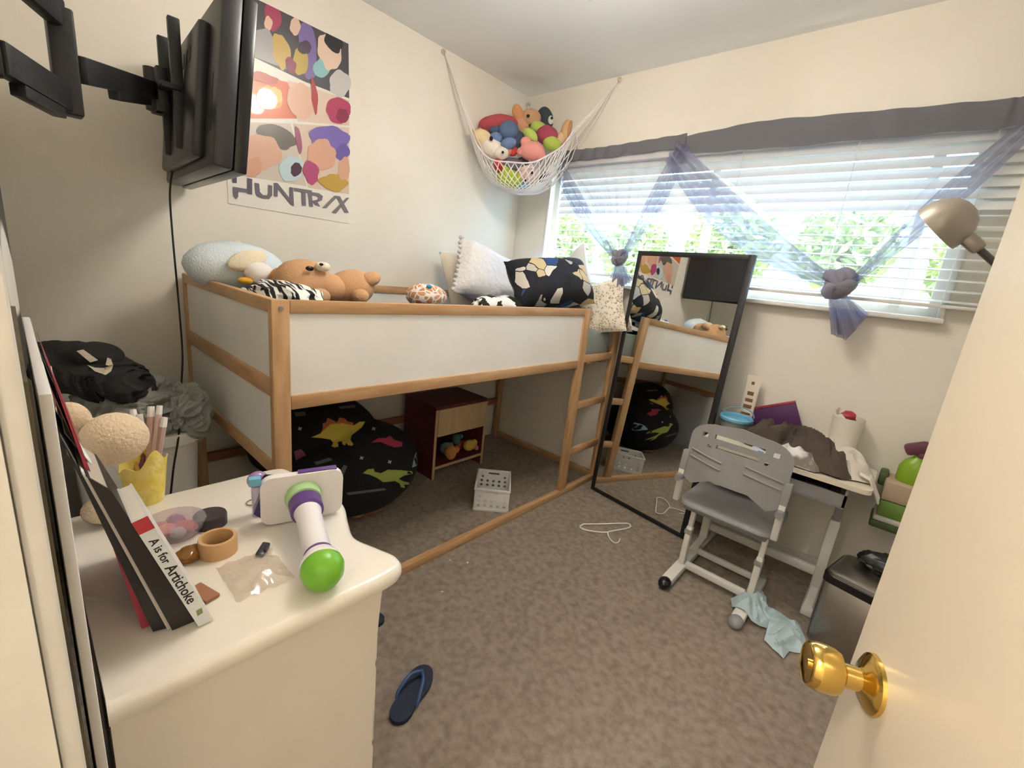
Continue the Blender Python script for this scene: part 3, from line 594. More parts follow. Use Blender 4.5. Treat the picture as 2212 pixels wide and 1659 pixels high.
B().bar(V((EL0.x, EL0.y, EL0.z)).lerp(V((WPx, WY+.04, EL0.z)), .2)-V((0, 0, .005)), V((EL0.x, EL0.y, EL0.z)).lerp(V((WPx, WY+.04, EL0.z)), .8)-V((0, 0, .005)), .022, .02, .002).o('cable_cover', BLACKM, arm)
B().bx((WPx-.05, WY, EL0.z-.06), (WPx+.05, WY+.012, EL1.z+.06), .003).bx((WPx-.015, WY+.01, EL0.z+.0), (WPx+.015, WY+.045, EL0.z+.06), .004).o('wall_plate', BLACKM, arm)
cp = [on(x, y, 'x', d) for x, y, d in ((372, 370, .30), (367, 420, .30), (372, 500, .31), (381, 600, .32), (389, 690, .33), (394, 760, .36), (393, 810, .42), (388, 880, .52), (386, 940, .58), (375, 1010, .60), (368, 1075, .62))]
def smooth(pts, n=6):
    out = []
    for i in range(len(pts)-1):
        p0, p1, p2, p3 = pts[max(i-1, 0)], pts[i], pts[i+1], pts[min(i+2, len(pts)-1)]
        for k in range(n):
            t = k/n; out.append(.5*((2*p1)+(p2-p0)*t+(2*p0-5*p1+4*p2-p3)*t*t+(3*p1-p0-3*p2+p3)*t**3))
    return out+[pts[-1]]
cp += [V((.66, -2.33, .30)), V((.68, -2.36, .02))]
tag(B().tube(smooth([V(p) for p in cp]), .0036, 6).o('power_cord', mat('black rubber', '151515', .6)), 'thin black power cord hanging from the television', 'power cord')

# ================================================================== TOY NET IN THE CORNER
NETM = mat('white cotton cord', 'f0ecea', .9)
HL, HR, HC = V((.012, -.771, 2.505)), V((.725, -.012, 2.505)), V((.02, -.02, 2.47))
net = thing('toy_net', 'white corner toy hammock hanging from hooks near the ceiling', 'toy net', (.3, -.33, 1.79))
rimpx = [(1012, 268, .70), (1030, 312, .78), (1058, 343, .84), (1100, 350, .87), (1149, 351, .88), (1190, 332, .86), (1216, 314, .83), (1240, 280, .76)]
front = smooth([onq(*p) for p in rimpx], 5); Lp, Rp = front[0], front[-1]
back = smooth([Rp, V((.50, -.05, 2.12)), V((.22, -.04, 2.16)), V((.05, -.05, 2.2)), V((.04, -.25, 2.16)), V((.05, -.52, 2.12)), Lp], 5)
rim = front+back[1:-1]; NR = len(rim); BC = onq(1118, 416, .74)
def netp(a, s):
    a = (a % 1)*NR; i = int(a); f = a-i; r = rim[i % NR].lerp(rim[(i+1) % NR], f); h = 1-s
    p = r.lerp(BC, 1-h**1.0); p.z = BC.z+(r.z-BC.z)*h**3.0; return p
bb = B(); K = 36
for k in range(K):
    for sg in (-1, 1): bb.tube([netp(k/K+sg*s*.16, s) for s in rng(0, .95, 14)], .0027, 4)
nm = bb.o('mesh', NETM, net); nm['kind'] = 'stuff'
B().tube(rim, .005, 6, True).o('hem', mat('pinkish white hem', 'eedde4', .9), net)
def fan(H_, pts, nm_):
    bb = B()
    for p in pts:
        bb.tube([H_, H_.lerp(p, .5)+V((0, 0, -.012)), p], .0022, 4)
    bb.o(nm_, NETM, net)
fan(HL, [front[0], front[2], front[5], front[8], back[-3], back[-6]], 'left_cords'); fan(HR, [front[-1], front[-3], front[-6], back[2], back[4]], 'right_cords'); fan(HC, [back[10], back[12], back[15], back[18]], 'corner_cords')
HK = mat('clear beige hook', 'c8bdb0', .4)
for Hk, n_ in ((HL, (1, 0, 0)), (HR, (0, -1, 0)), (HC, (1, -1, 0))): B().lathe([(.016, 0), (.016, .006), (.008, .010), (.006, .02), (.0001, .022)], Hk-V(n_).normalized()*.012, n_, 14).o('hook', HK, net)
# toys in the net: name, label, [(part, colour, px, py, q, rx px, ry px, rot)]
def ntoy(name, label, parts):
    cs = [(n, c, onq(x, y, qq), x, y, rx, ry, ro) for n, c, x, y, qq, rx, ry, ro in parts]
    t = thing(name, label, 'plush toy', cs[0][2]-V((0, 0, S(cs[0][6], cs[0][2]))), 'plush toys in the corner net')
    for i, (n, c, p, x, y, rx, ry, ro) in enumerate(cs):
        a, b_ = S(rx, p), S(ry, p); Mx = Matrix((RT, FW, UP)).transposed().to_4x4(); Mx.translation = p; Mx = Mx @ Matrix.Rotation(ro, 4, 'Y')
        B().ell((0, 0, 0), (a, (a+b_)/2*.8, b_), None, 3, .06, 14, i+x, False, Mx).o(n, EYE if c == 'eye' else SOFT('plush '+c, c), t)
ntoy('plush_toy', 'long red fuzzy plush at the back left of the toy net', [('body', 'b8505a', 1076, 270, .52, 44, 19, -.05)])
ntoy('plush_bear', 'tan plush with a big orange ear at the top of the toy net', [('head', 'cfa27c', 1146, 256, .46, 22, 20, 0), ('ear', 'e0a070', 1119, 246, .45, 12, 21, -.25), ('body', 'd9a27c', 1130, 268, .42, 30, 22, 0), ('eye', 'eye', 1141, 250, .545, 4, 3, 0), ('nose', '6b3d28', 1147, 271, .53, 5, 3, 0)])
ntoy('plush_penguin', 'dark slate plush with a white patch at the top right of the net', [('body', '3d4a4c', 1177, 258, .40, 18, 26, -.15), ('patch', 'e8e6e2', 1190, 259, .48, 6, 9, 0), ('eye', 'eye', 1192, 255, .51, 3, 3, 0)])
ntoy('plush_bear', 'blue plush bear in the middle of the toy net', [('head', '5d7292', 1099, 283, .66, 22, 20, 0), ('muzzle', '6d84ab', 1071, 299, .69, 14, 13, 0), ('paw', '6f87b0', 1099, 310, .73, 17, 12, -.2), ('ear', '4b5d7a', 1070, 281, .64, 14, 8, -.1), ('nose', '1e2233', 1061, 299, .765, 4, 5, 0), ('body', '4a5668', 1116, 302, .62, 18, 20, 0)])
ntoy('plush_caterpillar', 'lime green plush with a dark red band on the right of the net', [('head', 'b6cc62', 1164, 276, .60, 19, 12, .3), ('band', 'aa4a60', 1181, 292, .62, 24, 20, .3), ('tail', 'b2c85a', 1192, 311, .66, 20, 15, .4), ('arm', 'b9cf68', 1146, 292, .70, 19, 11, .7)])
ntoy('plush_star', 'salmon pink plush lying on the front rim of the net', [('body', 'e59a92', 1149, 326, .76, 28, 19, .1), ('limb', 'e39990', 1136, 308, .74, 12, 12, 0), ('limb', 'e39990', 1125, 328, .76, 9, 9, 0), ('limb', 'e39990', 1165, 335, .78, 14, 11, .4)])
ntoy('plush_lamb', 'cream plush at the left side of the net', [('head', 'ead3a6', 1041, 297, .68, 21, 17, .3), ('body', 'efe6da', 1062, 318, .68, 24, 20, .4), ('ear', 'd6b08c', 1024, 287, .66, 6, 8, 0), ('ear', 'd6b08c', 1037, 283, .66, 5, 7, 0)])
ntoy('plush_dog', 'white plush face with black eyes beside the red toy in the net', [('head', 'ece2d6', 1083, 331, .72, 16, 14, 0), ('eye', 'eye', 1086, 329, .80, 3, 3, 0), ('ear', 'd9887e', 1098, 327, .71, 8, 9, .4)])
ntoy('plush_crab', 'small bright red plush under the blue bear in the net', [('body', 'd24a44', 1106, 326, .68, 13, 11, .2), ('claw', 'd24a44', 1095, 318, .70, 6, 6, 0)])
ntoy('plush_frog', 'lime green plush at the bottom of the net', [('body', 'bcd34e', 1100, 388, .72, 28, 20, .3), ('head', 'b7cf4c', 1087, 372, .70, 16, 14, 0)])
ntoy('plush_pig', 'pale pink plush with black eyes low in the net', [('body', 'e7cfcd', 1143, 378, .70, 26, 20, 0), ('eye', 'eye', 1149, 373, .80, 3, 3, 0), ('eye', 'eye', 1134, 390, .80, 3, 2.5, 0)])
ntoy('plush_panda', 'black and white plush at the lower right of the net', [('body', '232325', 1177, 383, .70, 16, 10, -.5), ('belly', 'e9e7e4', 1192, 372, .66, 12, 12, 0)])
ntoy('plush_elephant', 'grey plush behind the mesh in the middle of the net', [('body', '6d6c74', 1105, 358, .66, 26, 16, 0), ('head', '5e5f68', 1128, 352, .66, 14, 12, 0)])
ntoy('plush_fish', 'small sky blue plush at the very bottom of the net', [('body', '7fbde0', 1131, 404, .72, 14, 7, -.1)])
ntoy('plush_strawberry', 'red plush behind the mesh at the left of the net', [('body', 'c23a3c', 1077, 357, .72, 10, 17, -.2)])
ntoy('plush_carrot', 'peach coloured long plush standing at the right end of the net', [('body', 'd9b184', 1222, 283, .58, 11, 24, .25), ('stripe', 'c58f5c', 1230, 278, .60, 5, 19, .25), ('end', 'e0c09c', 1210, 300, .60, 10, 14, .3)])

# ================================================================== BLIND
SLAT = mat('white vinyl slat', 'f0f1ee', .5)
p = SLAT.node_tree.nodes['Principled BSDF']; p.inputs['Transmission Weight'].default_value = 0
tr = N(SLAT, 'ShaderNodeBsdfTranslucent'); tr.inputs[0].default_value = (.9, .95, .95, 1); mx = N(SLAT, 'ShaderNodeMixShader'); mx.inputs[0].default_value = .2
SLAT.node_tree.links.new(p.outputs[0], mx.inputs[1]); SLAT.node_tree.links.new(tr.outputs[0], mx.inputs[2]); SLAT.node_tree.links.new(mx.outputs[0], SLAT.node_tree.nodes['Material Output'].inputs[0])
SX0, SX1, SY = .43, 2.565, -.045
bl = thing('window_blind', 'white horizontal slat blind across the whole window', 'window blind', ((SX0+SX1)/2, SY, 1.36))
B().bx((SX0-.005, SY-.03, 2.025), (SX1, SY+.025, 2.065), .003).o('head_rail', TRIM, bl)
def slat(tilt, SX0=SX0, SX1=SX1):
    bb = B(); wd = .05
    def f(u, v):
        a = (v-.5)*wd; c_ = .004*(1-(2*v-1)**2); return V((SX0+(SX1-SX0)*u, a*cos(tilt)-c_*sin(tilt), a*sin(tilt)+c_*cos(tilt)))
    bb.grid(f, 1, 4, .0022); return bb
ZT = [2.005-i*.0415 for i in range(16)]
op = cl = None
for i, z in enumerate(ZT):
    closed = z > 1.735
    if (cl if closed else op) is None:
        b = slat(radians(56 if closed else 9)); bmesh.ops.translate(b.bm, vec=V((0, SY, z)), verts=b.bm.verts[:]); o_ = b.o('slat', SLAT, bl)
        if closed: cl = (o_, z)
        else: op = (o_, z)
    else:
        s0, z0 = cl if closed else op; copy_part(s0, bl, (0, 0, z-z0))
B().bx((SX0, SY-.027, 1.355), (SX1, SY+.027, 1.369), .003).o('bottom_rail', TRIM, bl)
for x in (.60, 1.12, 1.55, 2.02, 2.44):
    for dy in (-.027, .027): B().cyl((x, SY+dy, 1.36), (x, SY+dy, 2.03), .0012, seg=5).o('ladder_cord', TRIM, bl)

# ================================================================== CURTAINS
SH1 = sheer('grey sheer body', 'b4b4c8', .2); SH2 = sheer('grey sheer folds', '9c9cb6', .55); SH3 = sheer('grey sheer header', '97979d', .93); SH4 = sheer('grey sheer knot', 'b7b4c0', .88)
def curtain(label, top, knot, tail, hw, side_l, side_r):
    """top: polyline of (x,z top,z bottom); knot: point"""
    t = thing('curtain', label, 'curtain', (knot.x, knot.y, tail[1].z))
    n = 60
    def tp(u):
        s = u*(len(top)-1); i = min(int(s), len(top)-2); f = s-i; a, b_ = top[i], top[i+1]; return [a[k]+(b_[k]-a[k])*f for k in range(3)]
    y0 = -.088
    def hd(u, v):
        x, za, zb = tp(u); return V((x, y0+.005*sin(u*55)+.006*noise.noise(V((u*20, v*2, 1))), za+(zb-za)*v+.002*sin(u*31)*v))
    B().grid(hd, 90, 4, .003).o('header', SH3, t)
    rod_a, rod_b = tp(0), tp(1); B().tube([V((tp(u)[0], y0+.02, tp(u)[1]-.028)) for u in rng(.01, .99, 12)], .006, 8).o('rod', CHROME, t)
    def body(u, v):
        x, za, zb = tp(u); s = V((x, y0+.004*sin(u*50), zb)); e = knot+V((hw*(2*u-1)*1.0, -.01+.012*sin(u*40), 0))
        k = v; p_ = s.lerp(e, k); sag = (1-(2*u-1)**2)
        edge = abs(2*u-1)
        p_.z -= .10*sin(pi*v)*edge*0
        p_.y -= .02*sin(pi*v)*(1-edge)+.006*sin(u*70)*v
        # the middle of the sheet hangs straighter: pull its sides in a little towards the knot
        xx = p_.x-knot.x; p_.x = knot.x+xx*(1-.22*sin(pi*v)); return p_
    B().grid(body, n, 26).o('sheer', SH1, t)
    for sd, u0 in ((side_l, .0), (side_r, 1.0)):
        def armf(u, v, u0=u0, sd=sd):
            x, za, zb = tp(u0); s = V((x, y0-.006, zb+.01)); e = knot+V(((u0*2-1)*hw*.7, -.015, 0)); p_ = s.lerp(e, v)
            p_.z -= sd[1]*sin(pi*v); wv = sd[0]*(.35+.65*sin(pi*min(1, v*.9+.08)))*(1-.3*v)
            d_ = (e-s).normalized(); nn = V((-d_.z, 0, d_.x)); a = (u-.5)
            return p_+nn*wv*a+V((0, -.010+.010*sin(a*15+v*3)+.008*noise.noise(V((a*5, v*3, u0*5))), 0))
        B().grid(armf, 26, 30).o('gathered_edge', SH2, t)
    bb = B().ell(knot, (hw*1.05, hw*.85, hw*1.25), (0, .3, 0), 4, .06, 20, 1)
    def wrap(R_, rr, rot, off):
        E_ = Euler(rot).to_matrix(); pts = [knot+V(off)+E_ @ V((R_*cos(a_), R_*sin(a_)*.85, .012*sin(2*a_))) for a_ in rng(0, 2*pi*23/24, 24)]
        bb.tube(pts, [rr*(1+.22*sin(3*a_+R_*90)) for a_ in rng(0, 2*pi*23/24, 24)], 10, True)
    wrap(hw*.85, hw*.42, (.5, .35, 0), (0, -.004, hw*.25)); wrap(hw*.8, hw*.38, (-.4, -.6, .4), (0, -.006, -hw*.35)); wrap(hw*.7, hw*.34, (.2, 1.0, .2), (hw*.1, -.008, .0))
    bb.o('knot', SH4, t)
    def tl(u, v):
        a, m_, b_ = tail; e = a.lerp(m_, min(1, 2*u)) if u < .5 else m_.lerp(b_, 2*u-1)
        s = knot+V((hw*.6*(2*u-1), -.005, -hw*.9)); p_ = s.lerp(e, v); p_.y += (.02*sin(u*22)+.008*sin(u*50))*v; return p_
    B().grid(tl, 30, 10).o('tail', SH2, t); B().grid(lambda u, v: tl(u, v)+V((.004, .018*v, .012*v)), 24, 8).o('tail', SH2, t)
kl = on(1340, 556, 'y', -.115); kr = on(1815, 612, 'y', -.125)
curtain('grey sheer curtain on the left, knotted above the bed', [(.385, 2.118, 2.05), (.75, 2.112, 2.05), (1.25, 2.13, 2.06)], kl, [on(1318, 600, 'y', -.12), on(1337, 622, 'y', -.12), on(1362, 608, 'y', -.10)], .040, (.11, .03), (.12, .03))
cr_top = [(on(1457, 297, 'y', -.10).x, on(1457, 297, 'y', -.1).z, on(1462, 330, 'y', -.1).z)]+[(on(x, y, 'y', -.1).x, on(x, y, 'y', -.1).z, on(x, y2, 'y', -.1).z) for x, y, y2 in ((1640, 259, 320), (1900, 236, 297), (2180, 210, 272))]+[(2.53, on(2230, 200, 'y', -.1).z, on(2230, 262, 'y', -.1).z)]
curtain('grey sheer curtain on the right, tied in a large knot', cr_top, kr, [on(1795, 722, 'y', -.13), on(1828, 735, 'y', -.13), on(1872, 684, 'y', -.10)], .056, (.20, .07), (.10, .0))

# ================================================================== LEANING MIRROR
th = radians(3.4); yw = radians(-7.5); e = V((cos(yw), sin(yw), 0)); n0 = V((e.y, -e.x, 0)); vup = V((0, 0, 1))*cos(th)-n0*sin(th); nn = e.cross(vup)
MA = V((1.36, -.14, 0))+n0*.09
def mp_(x, y): return pl(x, y, MA, nn)
co = [mp_(1279, 1041), mp_(1476, 1153), mp_(1637, 549), mp_(1380, 543)]
lo = [((p-MA).dot(e), (p-MA).dot(vup)) for p in co]
x0 = (lo[0][0]+lo[3][0])/2; x1 = (lo[1][0]+lo[2][0])/2; z1 = (lo[2][1]+lo[3][1])/2; 
Mm = Matrix((e, vup.cross(e).normalized(), vup)).transposed().to_4x4(); Mm.translation = MA; fs = -1 if (Mm.to_3x3() @ V((0, 1, 0))).dot(CP-MA) < 0 else 1
mr = thing('floor_mirror', 'tall mirror in a thin black frame leaning beside the ladder', 'mirror', MA)
fw_ = .026
bb = B()
for a, c_ in (((x0, .002), (x0+fw_, z1)), ((x1-fw_, .002), (x1, z1)), ((x0+fw_, .002), (x1-fw_, fw_)), ((x0+fw_, z1-fw_), (x1-fw_, z1))):
    B().bx((a[0], -fs*.022, a[1]), (c_[0], fs*.004, c_[1]), .002, Mm).o('frame', mat('black painted wood', '1d1b1c', .5, bump=.15, bscale=60), mr)
B().bx((x0+fw_-.002, -fs*.006, fw_-.002), (x1-fw_+.002, 0, z1-fw_+.002), 0, Mm).o('glass', mat('mirror silver', 'e4e6e4', .01, 1), mr)
B().bx((x0+.004, -fs*.021, .01), (x1-.004, -fs*.008, z1-.01), 0, Mm).o('backing', mat('brown board', '5a4636', .8), mr)

# ================================================================== DESK AND CHAIR
WM = mat('white tube enamel', 'd8d5cc', .4); DK = mat('pale laminate', 'e6dcc6', .35)
DZt = .62; DXa, DXb, DYa, DYb = 1.735, 2.415, -.40, -.05
desk = thing('childs_desk', 'white childrens desk with a shallow tray, against the window wall', 'desk', (2.08, -.22, 0))
bb = B(); pts = [V((x, y, DZt-.02)) for x, y in rrect(DXa, DYa, DXb, DYb, .03, 4)]; bb.poly(pts, .02, (0, 0, 1)); bb.o('desktop', DK, desk)
bb = B().bx((DXa+.06, DYa+.02, DZt-.11), (DXb-.07, DYa+.03, DZt-.055)).bx((DXa+.06, DYb-.05, DZt-.11), (DXb-.07, DYb-.04, DZt-.022)).bx((DXa+.06, DYa+.02, DZt-.115), (DXb-.07, DYb-.04, DZt-.108)).bx((DXa+.06, DYa+.02, DZt-.11), (DXa+.07, DYb-.04, DZt-.022)).bx((DXb-.08, DYa+.02, DZt-.11), (DXb-.07, DYb-.04, DZt-.022))
bb.o('tray', GREYP, desk)
for x in (DXa+.085, DXb-.085):
    B().bx((x-.02, -.27, .05), (x+.02, -.20, .40), .006).o('leg', WM, desk); B().bx((x-.014, -.26, .30), (x+.014, -.21, DZt-.02), .004).o('leg_extension', GREYP, desk)
    B().bar((x, -.44, .02), (x, -.05, .02), .045, .035, .008).bar((x, -.235, .05), (x, -.41, .03), .035, .03, .005).o('foot', WM, desk)
    B().bx((x-.02, -.30, DZt-.05), (x+.02, -.12, DZt-.02), .004).o('top_bracket', GREYP, desk)
B().bx((DXa+.10, -.245, .10), (DXb-.10, -.215, .14), .004).o('crossbar', WM, desk)

CG = mat('grey chair plastic', '8f8d8b', .55, col2='989694', scale=9, bump=.1, bscale=90)
ch_ = thing('childs_chair', 'grey plastic childrens chair with white metal legs, facing the desk', 'chair', (1.95, -.55, 0))
CX0, CX1 = 1.755, 2.155; cxm = (CX0+CX1)/2; cw2 = .205
# backrest: curved plate with slots
ol = [(-cw2, -.10), (-cw2, .09)]+[(-cw2+.11-.11*cos(a), .09+.075*sin(a)) for a in rng(0, pi/2, 8)][1:]+[(0, .178)]+[(cw2-.11+.11*sin(a), .09+.075*cos(a)) for a in rng(0, pi/2, 8)]+[(cw2, -.10), (cw2-.05, -.125), (.08, -.085), (-.08, -.085), (-cw2+.05, -.125)]
def slot(xa, xb, z, hgt): return [(x, z+hgt/2-.12*x*x) for x in rng(xa, xb, 7)]+[(x, z-hgt/2-.12*x*x) for x in rng(xb, xa, 7)]
hl = [slot(-.10, .10, .115, .020), slot(-.085, .085, .073, .016), rrect(-.155, .098, -.130, .120, .004, 2), rrect(.130, .098, .155, .120, .004, 2), disc(-.115, .066, .009, 8), disc(.115, .066, .009, 8)]
Mb = Matrix.Translation((cxm, -.625, .60)) @ Matrix.Rotation(radians(-7), 4, 'X')
B().plate(ol, hl, .016, Mb, lambda x, z: .75*(x*x)-.0, 14).o('backrest', CG, ch_)
for xa in (-.115, .115):
    for z in (.02, -.012): B().tube([Mb @ V((xa+dx, .75*(xa+dx)**2-.001, z-.15*dx)) for dx in rng(-.07, .07, 6)], .0045, 6).o('backrest_rib', CG, ch_)
for sx in (-1, 1):
    x = cxm+sx*(cw2+.002)
    B().bar((x, -.60, .47), (x, -.585, .61), .03, .035, .006).o('back_bracket', CG, ch_)
    B().bar((x, -.60, .36), (x, -.60, .52), .026, .03, .005).o('back_upright', WM, ch_)
    B().cyl((x, -.62, .485), (x, -.645, .485), .017, .015).o('knob', GREYP, ch_)
sp = [V((x, y, .345)) for x, y in rrect(CX0-.005, -.60, CX1+.005, -.22, .06, 6)]
def sl_(z, i): return [V((x, y, z+.018*((x-cxm)/.2)**2*0)) for x, y in rrect(CX0-.005+i, -.60+i, CX1+.005-i, -.22-i, .06, 6)]
skin([sl_(.338, .014), sl_(.341, .004), sl_(.35, 0), sl_(.360, .003), sl_(.366, .012)], 2).o('seat', CG, ch_)
B().bx((CX0+.02, -.57, .315), (CX1-.02, -.25, .346), .008).o('seat_support', GREYP, ch_)
for x, capA in ((1.825, BLACKP), (2.13, GREYP)):
    B().bar((x, -.565, .03), (x, -.555, .24), .036, .028, .008, (1, 0, 0)).o('leg', WM, ch_)
    B().bar((x, -.555, .20), (x, -.545, .33), .028, .022, .005, (1, 0, 0)).o('leg_extension', WM, ch_)
    B().bar((x, -.556, .20), (x, -.555, .225), .042, .034, .004, (1, 0, 0)).o('collar', GREYP, ch_)
    B().bar((x, -.74, .026), (x, -.36, .026), .05, .036, .008).o('foot', WM, ch_)
    B().ell((x, -.755, .026), (.028, .035, .026)).o('foot_cap', capA, ch_); B().ell((x, -.35, .026), (.028, .03, .026)).o('foot_cap', GREYP, ch_)
B().bar((1.845, -.565, .045), (2.11, -.565, .045), .026, .032, .005).o('crossbar', WM, ch_)
B().bar((1.845, -.40, .045), (2.11, -.40, .045), .022, .028, .005).o('crossbar', WM, ch_)

# ---- things on the desk
p = V((1.822, -.17, DZt)); BLU = mat('sky blue plastic', '6fb4d0', .35)
tub = thing('plastic_tub', 'round grey tub with a sky blue rim at the left of the desk', 'tub', p)
B().lathe([(.055, 0), (.058, .002), (.070, .085), (.066, .085), (.054, .006), (.0001, .006)], p, seg=32).o('body', mat('smoky clear plastic', '7c8688', .3), tub)
B().lathe([(.066, .082), (.078, .084), (.080, .096), (.074, .104), (.066, .098), (.064, .086)], p, seg=36).o('rim', BLU, tub)
B().tube([p+V((.078*cos(a)*.98, .078*sin(a), .104+.032*abs(sin(a/1)))) for a in rng(.15, pi-.15, 14)], .003, 6).o('lid_edge', clear('clear rim plastic', 'bfe2ee', .2, .3), tub)
for k, (dx, dy, c_, r) in enumerate(((-.02, -.01, 'dfa089', .03), (.025, .01, '5c7fb0', .026), (.005, .03, 'a04a52', .024), (-.03, .025, '8aa6c8', .022))): 
    q_ = B().ell(p+V((dx, dy, .066)), (r, r*.8, r*.7), None, 3, .2, 30, k).o('hair_tie', mat('scrunchie '+c_, c_, .9), None); tag(q_, ['peach scrunchie inside the blue rimmed tub', 'blue scrunchie inside the blue rimmed tub', 'dark red scrunchie inside the blue rimmed tub', 'pale blue scrunchie inside the blue rimmed tub'][k], 'scrunchie', 'scrunchies in the tub')
p = V((1.838, -.062, DZt)); tb = thing('lotion_tube', 'cream squeeze tube with brown lettering standing against the wall', 'lotion tube', p); CRM = mat('cream tube plastic', 'e9e0cf', .35)
bb = B()
def tubf(u, v):
    a = 2*pi*u; k = v; return p+V((.032*cos(a)*(1+.12*k), .018*sin(a)*(1-.92*k), .035+.275*v))
bb.grid(tubf, 24, 10, 0, True); bb.o('body', CRM, tb); B().cyl(p, p+V((0, 0, .036)), .026, .028, 20).o('cap', mat('tan cap', 'c9a98a', .4), tb)
for z, hh, ww in ((.10, .012, .044), (.135, .02, .040), (.17, .018, .036), (.205, .02, .03), (.262, .016, .014)):
    B().grid(lambda u, v: p+V(((u-.5)*ww, -.018*(1-.92*(z-.035)/.275)*math.sqrt(max(0, 1-((u-.5)*ww/.034)**2))-.0012, z+hh*v)), 8, 1, .0004).o('lettering', mat('brown print', '8a5a3a', .6), tb)
# clothes on the desk
BRN = mat('dark brown knit', '4a4038', .95, col2='5d5046', scale=9, bump=.3, bscale=30); WHC = mat('white cotton', 'e7e0d6', .9, col2='dcd3c6', scale=6, bump=.15, bscale=18)
def heap(name, label, cat, mt, outline, zt, seed, fold=.035, ff=26, n=34):
    """garment heap: outline polygon (x,y) on the desk, domed and folded"""
    cx = sum(p_[0] for p_ in outline)/len(outline); cy = sum(p_[1] for p_ in outline)/len(outline); m_ = len(outline)
    def f(u, v):
        s = (u % 1)*m_; i = int(s) % m_; t_ = s-int(s); a = V(outline[i]); b_ = V(outline[(i+1) % m_]); e_ = a.lerp(b_, t_)
        x = cx+(e_.x-cx)*v; y = cy+(e_.y-cy)*v; k = 1-v**2.6
        w_ = noise.noise(V((x*ff*.6+seed, y*ff*.6+noise.noise(V((x*9, y*9, seed)))*2, seed)))
        rd = (1-2*abs(w_))
        return V((x, y, DZt+.004+zt*k*(.75+.25*noise.noise(V((x*7, y*7, seed+2))))+fold*rd*min(1, (1-v)*5+.12)*.6))
    bb = B(); bb.grid(f, 72, n, 0, True); bmesh.ops.remove_doubles(bb.bm, verts=bb.bm.verts[:], dist=1e-5)
    for v in bb.bm.verts: v.co.z = max(v.co.z, DZt+.002)
    return tag(bb.o(name, mt), label, cat)
heap('shirt', 'white shirt spread over the right side of the desk under the brown one', 'shirt', WHC, [(1.96, -.06), (2.08, -.03), (2.25, -.05), (2.39, -.10), (2.41, -.20), (2.41, -.31), (2.34, -.34), (2.2, -.25), (2.02, -.20)], .11, 1.3, .05)
heap('sweater', 'dark brown crumpled sweater heaped on the desk', 'sweater', BRN, [(1.87, -.20), (1.92, -.10), (2.02, -.12), (2.14, -.16), (2.26, -.22), (2.35, -.33), (2.30, -.375), (2.17, -.36), (2.05, -.37), (1.97, -.29), (1.90, -.27)], .14, 4.2, .085, 26)
heap('shirt', 'small white and grey shirt crumpled at the front of the desk', 'shirt', mat('white grey striped cotton', 'e9e6e2', .9, col2='8e857b', scale=14, contrast=(.45, .6)), [(2.00, -.31), (2.08, -.29), (2.17, -.32), (2.24, -.35), (2.22, -.39), (2.10, -.39), (2.01, -.375)], .085, 7.7, .03, 30)
tag(B().grid(lambda u, v: V((2.36+.085*v, -.33+.10*u-.02*v, DZt+.035-.02*v-.13*max(0, v-.45)+.008*sin(u*11))), 12, 14, .004).o('cloth', WHC), 'white cloth end hanging off the right corner of the desk', 'cloth')
c = on(1700, 893, 'y', -.045)
bk_ = thing('picture_book', 'red and purple book leaning on the wall behind the clothes', 'book', (c.x, -.05, DZt))
Mk = axes((1.955, -.055, DZt+.11), (cos(.45), 0, sin(.45)), (-sin(.45), .0, cos(.45)))
B().box((.02, 0, .0), (.21, .012, .13), .001, Mk).o('cover', mat('purple cover', '57305f', .4), bk_); B().box((.02, -.001, .066), (.21, .016, .010), .001, Mk).o('spine', mat('red cover', 'b23a48', .4), bk_); B().box((.02, 0, .0595), (.205, .011, .004), 0, Mk).o('pages', mat('paper pages', 'eeeae0', .8), bk_)
p = V((2.262, -.085, DZt)); cp_ = thing('paper_cup', 'white paper cup with a torn red top on the desk by the wall', 'paper cup', p)
B().lathe([(.052, 0), (.056, .10), (.062, .215), (.060, .215), (.054, .10), (.05, .004), (.0001, .004)], p, seg=28).o('cup', mat('white waxed paper', 'e6ded2', .45), cp_)
B().ell(p+V((-.005, 0, .215)), (.032, .03, .024), None, 3, .35, 50, 2).o('filling', mat('red wrapper', 'a8323c', .4), cp_)
B().grid(lambda u, v: p+V((.058*cos(2.4+u*2.2), .058*sin(2.4+u*2.2)*.9, .205+.035*v*(1-.6*u)+.008*sin(u*17))), 12, 3, .001).o('torn_edge', mat('torn paper', 'efe8de', .8), cp_)
p = on(1552, 915, 'z', DZt); bx_ = thing('medicine_box', 'small white carton with an orange flap at the left of the desk', 'carton', p)
B().box(p+V((.018, .03, .02)), (.055, .035, .04), .002, None, (0, 0, .4)).o('carton', mat('white card', 'f0eeee', .5), bx_); B().box(p+V((.0, .05, .035)), (.04, .003, .06), 0, None, (.2, .2, .5)).o('flap', mat('orange card', 'd9a878', .6), bx_)
p = on(1592, 938, 'z', DZt); tag(B().grid(lambda u, v: V((p.x-.02+.11*u, p.y-.01+.05*v, DZt+.006+.004*sin(u*9+v*4))), 12, 6, .0008).o('plastic_wrapper', clear('blue clear wrapper', 'c2e4ee', .25, .35, .15)), 'thin pale blue plastic wrapper flat on the desk', 'wrapper')
tag(B().bx((1.95, -.37, DZt+.001), (2.02, -.29, DZt+.012), .001, Matrix.Rotation(0, 4, 'Z')).o('notebook', mat('white blue cover', 'd9dff0', .5, col2='7787c0', scale=18, contrast=(.55, .6))), 'small white and blue notebook under the brown sweater', 'notebook')
